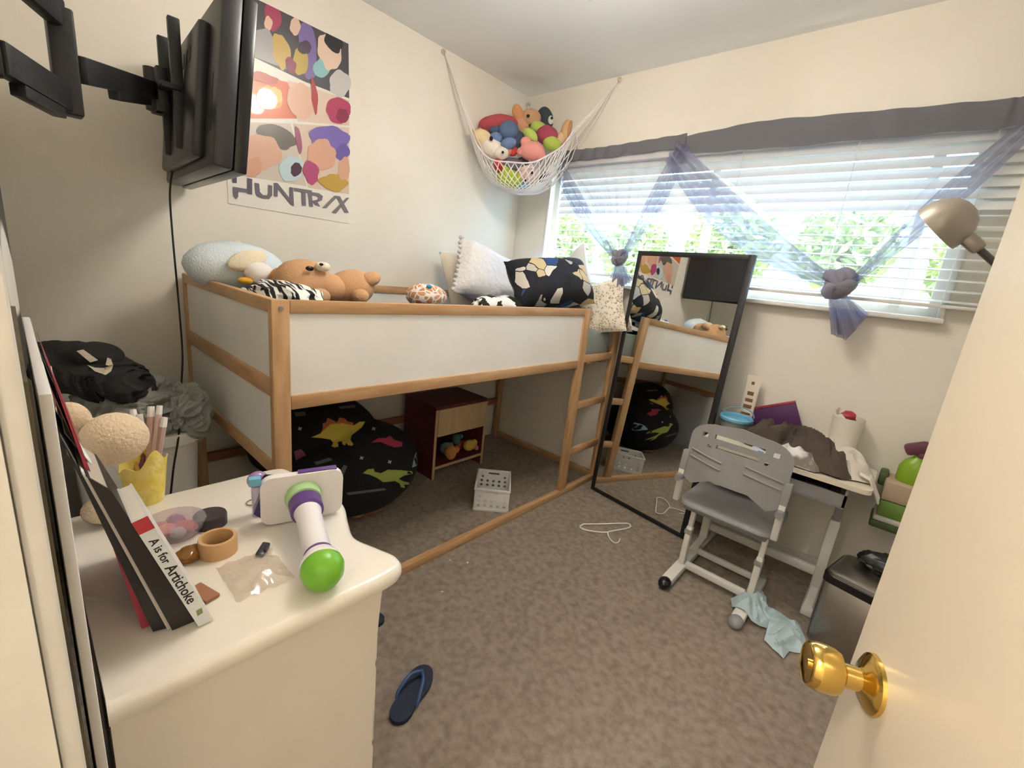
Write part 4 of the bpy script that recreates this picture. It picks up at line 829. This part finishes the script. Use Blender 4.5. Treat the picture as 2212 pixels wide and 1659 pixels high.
# tray contents
for k, (px, lbl, cl_, sz) in enumerate(((1.86, 'dark pouch in the tray under the desktop', '33363a', (.12, .14, .045)), (2.05, 'pale folded cloth in the tray under the desktop', 'c9c4b8', (.16, .15, .05)), (2.23, 'black case in the tray under the desktop', '2b2d30', (.1, .12, .04)))):
    tag(B().box((px, -.25, DZt-.106+sz[2]/2), sz, .012).o(['pouch', 'cloth', 'case'][k], mat('tray item '+cl_, cl_, .7)), lbl, ['pouch', 'cloth', 'case'][k])

# ---- wall basket right of the desk
G1 = mat('leaf green plastic', '6f8f3a', .4); G2 = mat('dark green plastic', '4d5f34', .5); 
wb = thing('wall_basket', 'dark green wall basket with a beige label and white rim, beside the desk', 'wall basket', (2.58, -.085, .40))
def rb(z0, z1, d, ex, m_, nm): B().bx((2.455-ex, -.16-ex, z0), (2.72+ex, -.008, z1), .008).o(nm, m_, wb)
rb(.455, .53, 0, .004, G1, 'basket'); rb(.53, .615, 0, .006, mat('beige label card', 'b9a48c', .7), 'label_band'); rb(.432, .456, 0, .010, mat('off white rim', 'd0cec4', .5), 'rim'); rb(.40, .433, 0, .016, G2, 'base')
B().bx((2.425, -.10, .57), (2.456, -.02, .635), .01).o('handle', G2, wb)
p = V((2.535, -.085, .612)); bt = thing('spray_bottle', 'green bottle with a purple trigger cap standing in the wall basket', 'bottle', p)
B().lathe([(.045, 0), (.050, .01), (.050, .07), (.040, .10), (.022, .118), (.018, .13)], p, seg=24, sx=1.2, sy=.8).o('body', mat('lime bottle', '8cb02c', .3), bt)
B().box(p+V((-.02, -.005, .16)), (.085, .04, .05), .014, None, (0, -.5, 0)).box(p+V((.015, -.005, .135)), (.06, .045, .025), .01).o('trigger_cap', mat('plum plastic', '6a3648', .45), bt)
p = V((2.66, -.085, .612)); tag(B().lathe([(.045, 0), (.05, .1), (.05, .19), (.03, .22), (.0001, .22)], p, seg=20).o('bottle', mat('pale green plastic', 'a7bd8a', .5)), 'pale green bottle behind the purple capped one', 'bottle')

# ---- waste bin
bi = thing('waste_bin', 'rectangular steel waste bin with a black rim behind the door edge', 'waste bin', (2.50, -.48, 0))
Mw = Matrix.Translation((2.50, -.49, 0)) @ Matrix.Rotation(radians(-12), 4, 'Z')
def rl(z, w_, d_, r=.03): return [Mw @ V((x, y, z)) for x, y in rrect(-w_, -d_, w_, d_, r, 5)]
skin([rl(0, .128, .118), rl(.005, .13, .12), rl(.275, .13, .12), rl(.28, .126, .116)], 2).o('body', CHROME, bi)
skin([rl(.275, .134, .124), rl(.305, .134, .124), rl(.306, .128, .118)], 2).o('rim', BLACKP, bi)
skin([rl(.305, .126, .116), rl(.318, .124, .114), rl(.324, .112, .102)], 2).o('lid', CHROME, bi)
p = Mw @ V((.03, .08, .325)); tag(B().ell(p+V((0, 0, .03)), (.10, .05, .04), None, 4, .3, 18, 3, True).o('bin_bag', mat('black bag plastic', '161617', .35)), 'crumpled black plastic bag on the back of the bin lid', 'plastic bag')

# ================================================================== FLOOR LAMP BEHIND THE DOOR
lp_ = on(2052, 486, 'y', -1.1); ls = thing('floor_lamp', 'grey gooseneck floor lamp with a dome shade, behind the door edge', 'floor lamp', (2.78, -1.05, 0))
LG = mat('satin grey metal', 'a39b8f', .4, .3)
ax = (on(2165, 582, 'y', -1.1)-on(2040, 470, 'y', -1.1)).normalized(); hd_ = on(2092, 520, 'y', -1.1)
oc = on(2020, 496, 'y', -1.1); LAx = (RT*.55+UP*.55-FW*.85).normalized(); ro = S(54, oc); hs = S(66, oc)
B().lathe([(.0001, hs*.97), (ro*.52, hs*.84), (ro*.80, hs*.60), (ro*.92, hs*.3), (ro*.965, .0), (ro, .0), (ro*1.0, hs*.22), (ro*.95, hs*.45), (ro*.80, hs*.70), (ro*.55, hs*.90), (ro*.25, hs), (.0001, hs*1.02)], oc, LAx, 36).o('shade', LG, ls)
nk = on(2082, 508, 'y', -1.1)
B().bar(nk, on(2118, 541, 'y', -1.1), .036, .03, .010).o('socket', LG, ls)
B().ell(oc+LAx*hs*.38, .024).o('bulb', mat('cool white bulb', 'f4f8ff', .3, emit='e6eeff', estr=22), ls)
hd_ = on(2108, 532, 'y', -1.1)
B().tube(smooth([hd_-ax*.015, hd_+ax*.05, on(2165, 582, 'y', -1.1)+ax*.04, V((2.72, -1.08, 1.28)), V((2.78, -1.05, 1.1)), V((2.78, -1.05, .9))], 6), .0075, 8).o('gooseneck', mat('dark grey metal', '5a5652', .4, .5), ls)
B().cyl((2.78, -1.05, .02), (2.78, -1.05, .92), .011).o('pole', LG, ls); B().lathe([(.12, 0), (.12, .015), (.03, .025), (.012, .04)], (2.78, -1.05, 0)).o('base', LG, ls)

# ================================================================== DRESSER BY THE DOOR
DT = .75; IV = mat('ivory painted wood', 'ece6da', .28, col2='e7dfd0', scale=3, coat=.3)
dr_ = thing('dresser', 'small ivory dresser with a wavy edged top, nearest the camera', 'dresser', (1.5, -2.36, 0))
edge = smooth([V(p) for p in ((1.772, -2.568, 0), (1.776, -2.45, 0), (1.776, -2.30, 0), (1.778, -2.20, 0), (1.768, -2.155, 0), (1.735, -2.142, 0), (1.69, -2.155, 0), (1.63, -2.172, 0), (1.57, -2.155, 0), (1.505, -2.130, 0), (1.44, -2.122, 0), (1.38, -2.124, 0), (1.31, -2.145, 0), (1.265, -2.155, 0), (1.238, -2.17, 0), (1.230, -2.22, 0), (1.232, -2.30, 0), (1.234, -2.45, 0), (1.236, -2.568, 0))], 5)
cx = V((1.505, -2.40, 0)); n = len(edge); prof = [(-.022, DT-.034), (-.004, DT-.030), (0, DT-.020), (-.001, DT-.010), (-.006, DT-.003), (-.014, DT)]
bb = B(); rings = []
for off, z in prof:
    rg = []
    for i, p in enumerate(edge):
        a, b_ = edge[max(i-1, 0)], edge[min(i+1, n-1)]; t_ = (b_-a).normalized(); nr = V((-t_.y, t_.x, 0)); nr = nr if nr.dot(p-cx) > 0 else -nr
        q_ = p+nr*off; rg.append(bb.bm.verts.new((q_.x, max(q_.y, -2.568), z)))
    rings.append(rg)
for A, C2 in zip(rings, rings[1:]):
    for i in range(n-1): bb.bm.faces.new((A[i], A[i+1], C2[i+1], C2[i]))
bb.bm.faces.new(rings[-1]); bb.bm.faces.new(rings[0][::-1]); bmesh.ops.triangulate(bb.bm, faces=[f for f in bb.bm.faces if len(f.verts) > 6]); bb.o('top', IV, dr_, 50)
B().grid(lambda u, v: V((1.738+.012*(abs(2*v-1)**3)-.006*sin(pi*v), -2.566+.385*u, .06+(DT-.095)*v)), 4, 16, .016).o('side_panel', IV, dr_)
B().bx((1.262, -2.566, .06), (1.278, -2.18, DT-.034)).o('side_panel', IV, dr_); B().bx((1.278, -2.566, .06), (1.73, -2.558, DT-.034)).o('back_panel', IV, dr_)
for k in range(3):
    z0 = .08+k*.212; d_ = B().bx((1.285, -2.5, z0), (1.725, -2.17, z0+.20), .006).o('drawer', IV, dr_); B().lathe([(.008, 0), (.006, .012), (.014, .018), (.012, .026), (.0001, .028)], (1.505, -2.171, z0+.10), (0, 1, 0), 14).o('knob', BRASS, d_)
for x in (1.285, 1.72):
    for y in (-2.54, -2.20): B().cyl((x, y, 0), (x, y, .07), .014, .024).o('leg', IV, dr_)

# ---- boards standing between dresser and wall
tag(B().bx((1.30, -2.584, 0), (1.80, -2.5745, 1.15), .002).o('foam_board', mat('white foam board', 'e4e2e0', .6)), 'white foam board standing between the dresser and the wall', 'board')
tag(B().bx((1.32, -2.5985, 0), (1.83, -2.5885, 1.17), .001).o('picture_board', mat('dark picture board', '3b332a', .6, col2='5d5334', scale=9)), 'dark picture board standing behind the white foam board', 'board')
cs = mat('black white poster', '2a282a', .5, col2='e8e4da', scale=5, contrast=(.5, .54), detail=0)
tag(B().grid(lambda u, v: V((.75+.5*u, WY+.003+.018*sin(pi*u), 1.02+.48*v)), 16, 4, .001).o('wall_print', cs), 'black and white print curling off the wall beside the doorway', 'print')

# ---- books leaning on the wall: corners in the photo, on the plane of their near edges
def book(name, label, px, X, depth, cov, spine=None, pages='e6e0d4', cat='book'):
    P_ = [on(x, y, 'x', X) for x, y in px]  # TL TR BR BL
    for i in (2, 3): P_[i].z = max(P_[i].z, DT+.002)
    dz = DT+.002-min(p.z for p in P_)
    for p in P_: p.z += dz; p.y = max(p.y, -2.572)
    t = thing(name, label, cat, (X-depth/2, (P_[2].y+P_[3].y)/2, DT+.002))
    c_ = mat('cover '+cov, cov, .45)
    def slab(a, b_, x0, x1, nm, m_):
        q_ = [P_[0].lerp(P_[1], a), P_[0].lerp(P_[1], b_), P_[3].lerp(P_[2], b_), P_[3].lerp(P_[2], a)]
        B().poly([V((x0, p.y, p.z)) for p in q_], abs(x1-x0), (-1, 0, 0)).o(nm, m_, t, smooth=False)
    slab(0, .14, X, X-depth, 'cover', c_); slab(.86, 1, X, X-depth, 'cover', c_); slab(.14, .86, X-.004, X-depth+.004, 'pages', mat('pages '+pages, pages, .8))
    slab(.0, 1, X+.001, X-.003, 'spine', mat('cover '+(spine or cov), spine or cov, .45))
    return t, P_
t, P_ = book('cook_book', 'white spined book reading A is for Artichoke, front of the leaning row', [(283, 1126), (318, 1110), (460, 1336), (428, 1350)], 1.70, .11, 'ded9d2', 'e2e6e8')
up_ = ((P_[0]-P_[3])+(P_[1]-P_[2])).normalized(); ac = (P_[1]-P_[0]).normalized(); Lb = (P_[0]-P_[3]).length; wb_ = (P_[1]-P_[0]).length
def onsp(s, a=.5): return P_[3].lerp(P_[2], a).lerp(P_[0].lerp(P_[1], a), s)+V((.0012, 0, 0))
def txt(body, s, size):
    # reading from the top of the spine downwards
    Mt = Matrix((-up_, ac, V((1, 0, 0)))).transposed().to_4x4(); Mt.translation = onsp(s)
    if Mt.determinant() < 0: Mt = Matrix((-up_, -ac, V((1, 0, 0)))).transposed().to_4x4(); Mt.translation = onsp(s)
    B().text(body, size, Mt, .0003, size*.012).o('lettering', mat('black ink', '15151a', .5), t, smooth=False)
txt('A is for', .725, wb_*.84); txt('Artichoke', .41, wb_*1.08)
B().poly([onsp(.90, 0), onsp(.90, 1), onsp(1.0, 1), onsp(1.0, 0)], .0004, (1, 0, 0)).o('red_band', mat('red band', 'b8323a', .45), t)
B().poly([onsp(.095, .3), onsp(.105, .7), onsp(.15, .8), onsp(.145, .4)], .0004, (1, 0, 0)).o('publisher_mark', mat('olive mark', '8a9468', .6), t)
book('notebook', 'thick black book right behind the artichoke one', [(188, 1030), (240, 1060), (424, 1352), (372, 1362)], 1.685, .13, '1f1b1c', '231d1e', 'b9ada0')
book('magazine', 'thin pale magazine between the black books', [(176, 1022), (190, 1032), (372, 1360), (362, 1362)], 1.68, .12, 'cfc3b8', 'd3c8c0')
book('activity_book', 'black glossy book with a bent top in the leaning row', [(120, 930), (174, 1020), (360, 1362), (330, 1364)], 1.675, .15, '19191b', '1c1b1e', '6a6a68')
book('folder', 'tall red folder leaning furthest back in the row', [(48, 778), (66, 782), (328, 1358), (306, 1358)], 1.655, .2, 'a83848', 'b84052')
book('picture_book', 'tall book with a green and salmon cover behind the red folder', [(66, 830), (100, 840), (336, 1363), (328, 1362)], 1.64, .2, '7fa08a', 'c26a5e')
tag(B().grid(lambda u, v: V((1.62-.12*u, -2.565+.05*v*(1-u), 1.05+.06*u-.12*v)), 10, 6, .001).o('paper_sheet', mat('white paper', 'e8e6e0', .7)), 'loose white paper sticking out of the leaning books', 'paper')

# ---- toys and trinkets on the dresser
bc = on(697, 1230, 'z', DT+.046); rb_ = S(46, bc); bc = on(697, 1230, 'z', DT+rb_*1.02)
pc = on(655, 1070, 'x', bc.x-.215); A = (pc-bc).normalized()
toy = thing('toy_blaster', 'white toy with a purple banded handle and a green ball end on the dresser', 'toy', (bc.x, bc.y, DT))
WT = mat('white toy plastic', 'eae6e6', .3); PU = mat('purple toy plastic', '5e3f86', .25); GN = mat('green toy plastic', '78bb32', .3)
LA = (pc-bc).length
B().lathe([(.0001, -rb_), (rb_*.55, -rb_*.86), (rb_*.9, -rb_*.42), (rb_, 0), (rb_*.97, rb_*.25), (rb_*.9, rb_*.34), (.0001, rb_*.34)], bc, A, 36).o('ball_end', GN, toy)
B().lathe([(rb_*.92, rb_*.33), (rb_*.96, rb_*.42), (rb_*.86, rb_*.72), (rb_*.72, rb_*.95), (rb_*.66, rb_*1.2), (rb_*.66, LA-.075), (rb_*.78, LA-.05), (rb_*.80, LA-.02), (rb_*.8, LA)], bc, A, 36).o('handle', WT, toy)
B().lathe([(rb_*.735, rb_*.93), (rb_*.755, rb_*.96), (rb_*.70, rb_*1.13), (rb_*.67, rb_*1.15)], bc, A, 36).o('purple_ring', PU, toy)
B().lathe([(rb_*.75, LA-.062), (rb_*.86, LA-.058), (rb_*.90, LA-.030), (rb_*.8, LA-.028)], bc, A, 36).o('purple_band', PU, toy)
B().lathe([(rb_*.82, LA-.026), (rb_*.93, LA-.024), (rb_*1.02, LA-.006), (rb_*.98, LA), (rb_*.8, LA)], bc, A, 36).o('green_collar', mat('pale green plastic ring', 'a9cf92', .35), toy)
xp = V((0, 0, 1)).cross(A).normalized(); xp = xp if xp.dot(RT) > 0 else -xp; zp = A.cross(xp); zp = zp if zp.z > 0 else -zp
Mp = Matrix((xp, A, zp)).transposed().to_4x4(); Mp.translation = pc
bb = B(); bb.plate(rrect(-.078, -.058, .078, .052, .022, 5), [], .014, Mp @ Matrix.Translation((0, .012, 0))); bb.o('plate', WT, toy)
B().plate([(-.09, -.03), (-.06, -.062), (.04, -.058), (.06, -.03), (.055, .030), (-.07, .030)], [], .018, Mp @ Matrix.Translation((0, .024, 0))).o('core', mat('indigo plastic', '3b2f6a', .35), toy)
B().box((.028, .008, .053), (.075, .012, .004), .001, Mp).o('top_trim', PU, toy); B().box((-.086, .008, .045), (.022, .014, .018), .003, Mp).o('tab', BLU, toy)
p = pc+V((-.03, -.115, 0)); p = on(556, 1036, 'x', 1.44); tr_ = thing('nail_polish', 'small purple bottle with a black cap beside the white toy', 'bottle', (p.x, p.y, DT))
B().ell(p, (.016, .02, .018)).o('bottle', mat('lilac glass', '9a7ab0', .15, coat=.5), tr_); B().cyl(p+RT*.016, p+RT*.038, .011, .010).o('cap', BLACKP, tr_); B().cyl((p.x, p.y, DT), p, .012, .012).o('foot', clear('clear charm', 'e8e2ee', .2, .3), tr_)
ring_p = on(545, 1085, 'z', DT+.004); tag(B().tube([ring_p+V((.012*cos(a), .012*sin(a), .001*sin(a))) for a in rng(0, 2*pi*15/16, 16)], .0014, 6, True).o('key_ring', CHROME), 'thin steel key ring below the purple bottle', 'key ring')
p = on(380, 1152, 'z', DT); r = S(56, p); ds = thing('trinket_dish', 'round clear lidded dish with pink and purple beads inside', 'dish', p)
B().lathe([(r*.75, 0), (r*.9, .012), (r, .026), (r*.97, .030), (.0001, .030)], p, seg=36).o('dish', clear('clear dish plastic', 'efe6ea', .15, .2), ds)
for k, (dx, dy, c_, s_) in enumerate(((-.4, .1, '9a3f86', .45), (.15, .3, 'd0524e', .45), (.1, -.3, 'e07a72', .42), (-.2, -.4, 'c8527a', .35), (.5, .0, 'c9c2cc', .3))): B().ell(p+V((dx*r, dy*r, .014)), (r*s_, r*s_*.7, .011), (0, 0, k), 3, .2, 60, k).o('bead_pile', mat('beads '+c_, c_, .35), ds)
p = on(455, 1132, 'z', DT); r = S(31, p); tag(B().lathe([(r, 0), (r, .020), (r*.96, .023), (.0001, .0225)], p, seg=32).o('round_tin', mat('dark brown tin', '3a3032', .4)), 'dark round tin beside the clear dish on the dresser', 'tin')
p = on(472, 1192, 'z', DT); r = S(36, p); tag(B().lathe([(r, 0), (r*1.0, .030), (r*.97, .032), (r*.80, .032), (r*.78, .030), (r*.78, .001), (r, 0)], p, seg=36).o('tape_roll', mat('tan tape', 'd2a878', .4)), 'roll of tan tape standing flat on the dresser', 'tape roll')
p = on(408, 1208, 'z', DT); tag(B().ell(p+V((0, 0, .010)), (.020, .026, .011), (0, 0, .4), 4, .3, 60, 2).o('amber_charm', mat('amber glass', 'a8702e', .1, trans=.4)), 'small amber glass charm beside the tape roll', 'charm')
p = on(568, 1192, 'z', DT); tag(B().box(p+V((0, 0, .005)), (.014, .036, .008), .002, None, (0, .2, .9)).box(p+V((.006, .004, .008)), (.006, .016, .006), .001, None, (0, 0, .9)).o('binder_clip', mat('dark steel clip', '4a4a4e', .3, .7)), 'small dark steel clip lying on the dresser', 'clip')
p = on(552, 1240, 'z', DT); tag(B().grid(lambda u, v: p+V((-.055+.11*u, -.045+.09*v, .003+.012*(1-(2*u-1)**2)*(1-(2*v-1)**2)+.006*noise.noise(V((u*7, v*7, 2))))), 20, 18).o('plastic_wrap', clear('clear film', 'f4efe8', .14, .10, .12)), 'crumpled clear plastic film in the middle of the dresser', 'plastic film')
p = on(440, 1285, 'z', DT); tag(B().box(p+V((0, 0, .004)), (.05, .022, .006), .002, None, (0, 0, .3)).o('wood_scrap', mat('brown scrap', '9a6a4c', .7)), 'small brown scrap beside the leaning books', 'scrap')

# yellow pencil cup with pens
p = on(318, 1080, 'z', DT); yc = thing('pencil_cup', 'crumpled yellow cup holding pencils and markers on the dresser', 'pencil cup', p); YB = mat('yellow film', 'e3c84e', .35, col2='efdc84', scale=30, bump=.5, bscale=60)
def ycf(u, v):
    a = 2*pi*u; r_ = (.030+.010*v)*(1+.10*noise.noise(V((cos(a)*2, sin(a)*2, v*3)))); hh = .098+.018*sin(a*2+.6)+.010*sin(a*5)
    return p+V((r_*cos(a), r_*sin(a), hh*v))
B().grid(ycf, 40, 12, .0015, True).o('cup', YB, yc); B().lathe([(.0001, .001), (.029, .001)], p).o('base', YB, yc)
def stick(name, label, a, b_, r, m_, tipm=None, cat='pencil', group=None):
    t_ = thing(name, label, cat, a, group); B().cyl(a, b_, r, r, 8).o('barrel', m_, t_); d_ = (b_-a).normalized(); B().cyl(b_, b_+d_*r*3.2, r*1.05, r*.9, 8).o('cap', tipm or m_, t_); return t_
base = p+V((0, 0, .006)); Dp = pl
pen = [('paintbrush', 'brown tipped brush standing in the yellow cup', 286, 985, .005, 'c79a5c', '4a3a2a', 0), ('pencil', 'thin pale pencil leaning far left out of the yellow cup', 218, 978, .0028, 'e0dccb', '3a3a38', -.02), ('pencil', 'second thin pale pencil leaning left out of the cup', 238, 980, .0028, 'e6e2d6', 'e6e2d6', -.012), ('pencil', 'orange pencil standing against the right side of the cup', 341, 1020, .004, 'c98a48', 'a86a38', .02), ('marker', 'white capped marker at the left behind the yellow cup', 290, 905, .0065, '6b4a78', 'e9e5e0', 0), ('marker', 'white capped marker next to the leftmost one', 303, 915, .0065, '7a4a5a', 'ece8e4', .004), ('marker', 'pink marker with a square white cap in the cup', 326, 900, .007, 'caa39a', 'efeae6', .008), ('marker', 'tallest white capped marker in the cup', 343, 895, .006, 'd8b8b0', 'e6e4e0', .012), ('marker', 'right leaning marker with a white cap', 352, 922, .0065, 'b59a96', 'eeeae6', .016)]
for nm_, lb, x, y, r, c1, c2, dx in pen:
    tip = pl(x, y, p+V((-.02 if nm_ == 'marker' else .0, 0, 0)), FW); b0 = base+V((-.012 if nm_ == 'marker' else dx*.4, dx*.6, 0))
    stick(nm_, lb, b0, tip, r, mat('pen '+c1, c1, .4), mat('cap '+c2, c2, .4), 'marker' if nm_ == 'marker' else ('brush' if nm_ == 'paintbrush' else 'pencil'), 'pens in the yellow cup')
c = on(248, 948, 'x', 1.31); CRP = mat('cream fur plush', 'e7cfae', .95, bump=.5, bscale=160); r = S(60, c)
blob('plush_pig', 'cream plush animal sitting behind the pencil cup on the dresser', 'plush toy', [('head', CRP, c, (r*.9, r*.98, r*.95), None, .05), ('ear', CRP, vc(158, 905, c-FW*.01), (.02, .026, .034), (.3, 0, 0)), ('ear', CRP, vc(190, 935, c+FW*.02), (.03, .035, .03)), ('body', CRP, V((c.x-.01, c.y-.02, DT+.028)), (.035, .04, .028), None, .05)])

# ================================================================== THINGS ON THE CARPET
def sandal(label, toe, heel, side=1):
    toe = V(toe); heel = V(heel); L_ = (toe-heel).length; x = (toe-heel).normalized(); Ms = axes(heel, x, (0, 0, 1))
    t = thing('flip_flop', label, 'sandal', heel, 'navy flip flops')
    def half(u): return L_*(.19+.035*sin((u-.25)*pi*1.3)-.05*max(0, .5-u)*0)
    ol = [(L_*(.5-.5*cos(pi*k/14)), 0) for k in range(15)]
    up_ = []; dn = []
    for k in range(15):
        u = .5-.5*cos(pi*k/14); w_ = L_*(.21-.05*math.exp(-((u-.35)/.2)**2))*math.sqrt(max(0, 1-abs(2*u-1)**3.2)); up_.append((u*L_, w_)); dn.append((u*L_, -w_))
    pts = [Ms @ V((a, b_, .002)) for a, b_ in up_+dn[::-1][1:-1]]
    B().poly(pts, .014, (0, 0, 1)).o('sole', mat('dark navy foam', '252b3e', .85, bump=.2, bscale=120), t, 30)
    pt = Ms @ V((L_*.80, 0, .016)); SM = mat('blue strap', '35507e', .45)
    for s_ in (-1, 1): B().tube(smooth([pt, pt+V((0, 0, .014)), Ms @ V((L_*.62, s_*L_*.11, .045)), Ms @ V((L_*.40, s_*L_*.165, .030)), Ms @ V((L_*.33, s_*L_*.165, .012))], 5), .0055, 7).o('strap', SM, t)
    B().cyl(pt, pt+V((0, 0, .02)), .004).o('toe_post', SM, t)
sandal('navy flip flop lying alone on the carpet beside the dresser', (1.452, -1.80, 0), (1.540, -1.985, 0))
sandal('dark flip flop mostly hidden behind the dresser edge', (1.19, -1.80, 0), (1.05, -1.92, 0))
HG = mat('white plastic hanger', 'e6e2da', .4)
hp = lambda pts: [on(x, y, 'z', .005) for x, y in pts]
hg = thing('clothes_hanger', 'white plastic clothes hanger lying flat on the carpet', 'hanger', on(1310, 1142, 'z', 0))
B().tube(smooth(hp([(1258, 1133), (1253, 1138), (1262, 1144), (1290, 1149), (1310, 1150), (1318, 1148), (1335, 1145), (1352, 1142), (1362, 1137), (1356, 1131), (1330, 1131), (1290, 1132), (1262, 1132)]), 4), .0042, 7, True).o('frame', HG, hg)
B().tube(smooth(hp([(1313, 1149), (1314, 1157), (1319, 1166), (1328, 1173), (1336, 1171), (1339, 1164)]), 4), .0036, 7).o('hook', HG, hg)
outl = [on(x, y, 'z', .004).xy for x, y in ((1577, 1298), (1610, 1292), (1645, 1290), (1655, 1312), (1690, 1332), (1728, 1352), (1740, 1385), (1735, 1412), (1705, 1408), (1692, 1425), (1668, 1402), (1650, 1385), (1655, 1360), (1620, 1350), (1600, 1338), (1578, 1325))]
ccx = sum(p.x for p in outl)/len(outl); ccy = sum(p.y for p in outl)/len(outl); mo = len(outl)
def clf(u, v):
    s = (u % 1)*mo; i = int(s) % mo; e_ = outl[i].lerp(outl[(i+1) % mo], s-int(s)); x = ccx+(e_.x-ccx)*v; y = ccy+(e_.y-ccy)*v
    w_ = noise.noise(V((x*16, y*16+noise.noise(V((x*11, y*11, 1)))*2, 3))); return V((x, y, .006+.030*(1-v**3)*(.5+.5*(1-2*abs(w_)))+.014*(1-2*abs(w_))*min(1, .3+(1-v)*3)+ (.045*math.exp(-(((x-2.13)/.05)**2)) if y > -.76 else 0)))
bb = B(); bb.grid(clf, 80, 30, 0, True); bmesh.ops.remove_doubles(bb.bm, verts=bb.bm.verts[:], dist=1e-5)
for v in bb.bm.verts: v.co.z = max(v.co.z, .003)
tag(bb.o('t_shirt', mat('pale aqua cotton', 'a9bdc0', .95, col2='b7c9cb', scale=8, bump=.2, bscale=30)), 'pale blue crumpled shirt on the carpet under the chair foot', 'shirt')
random.seed(9)
for k, (x, y) in enumerate(((972, 1210), (955, 1278), (1010, 1215))):
    p = on(x, y, 'z', .004); tag(B().ell(p, (.006, .004, .003), (0, 0, k)).o('paper_scrap', mat('white paper bit', 'e8e4dc', .8)), ['tiny white scrap on the carpet just outside the floor rail', 'tiny white scrap on the carpet near the dresser corner', 'tiny white scrap on the carpet, rightmost of three'][k], 'scrap', 'paper scraps on the carpet')
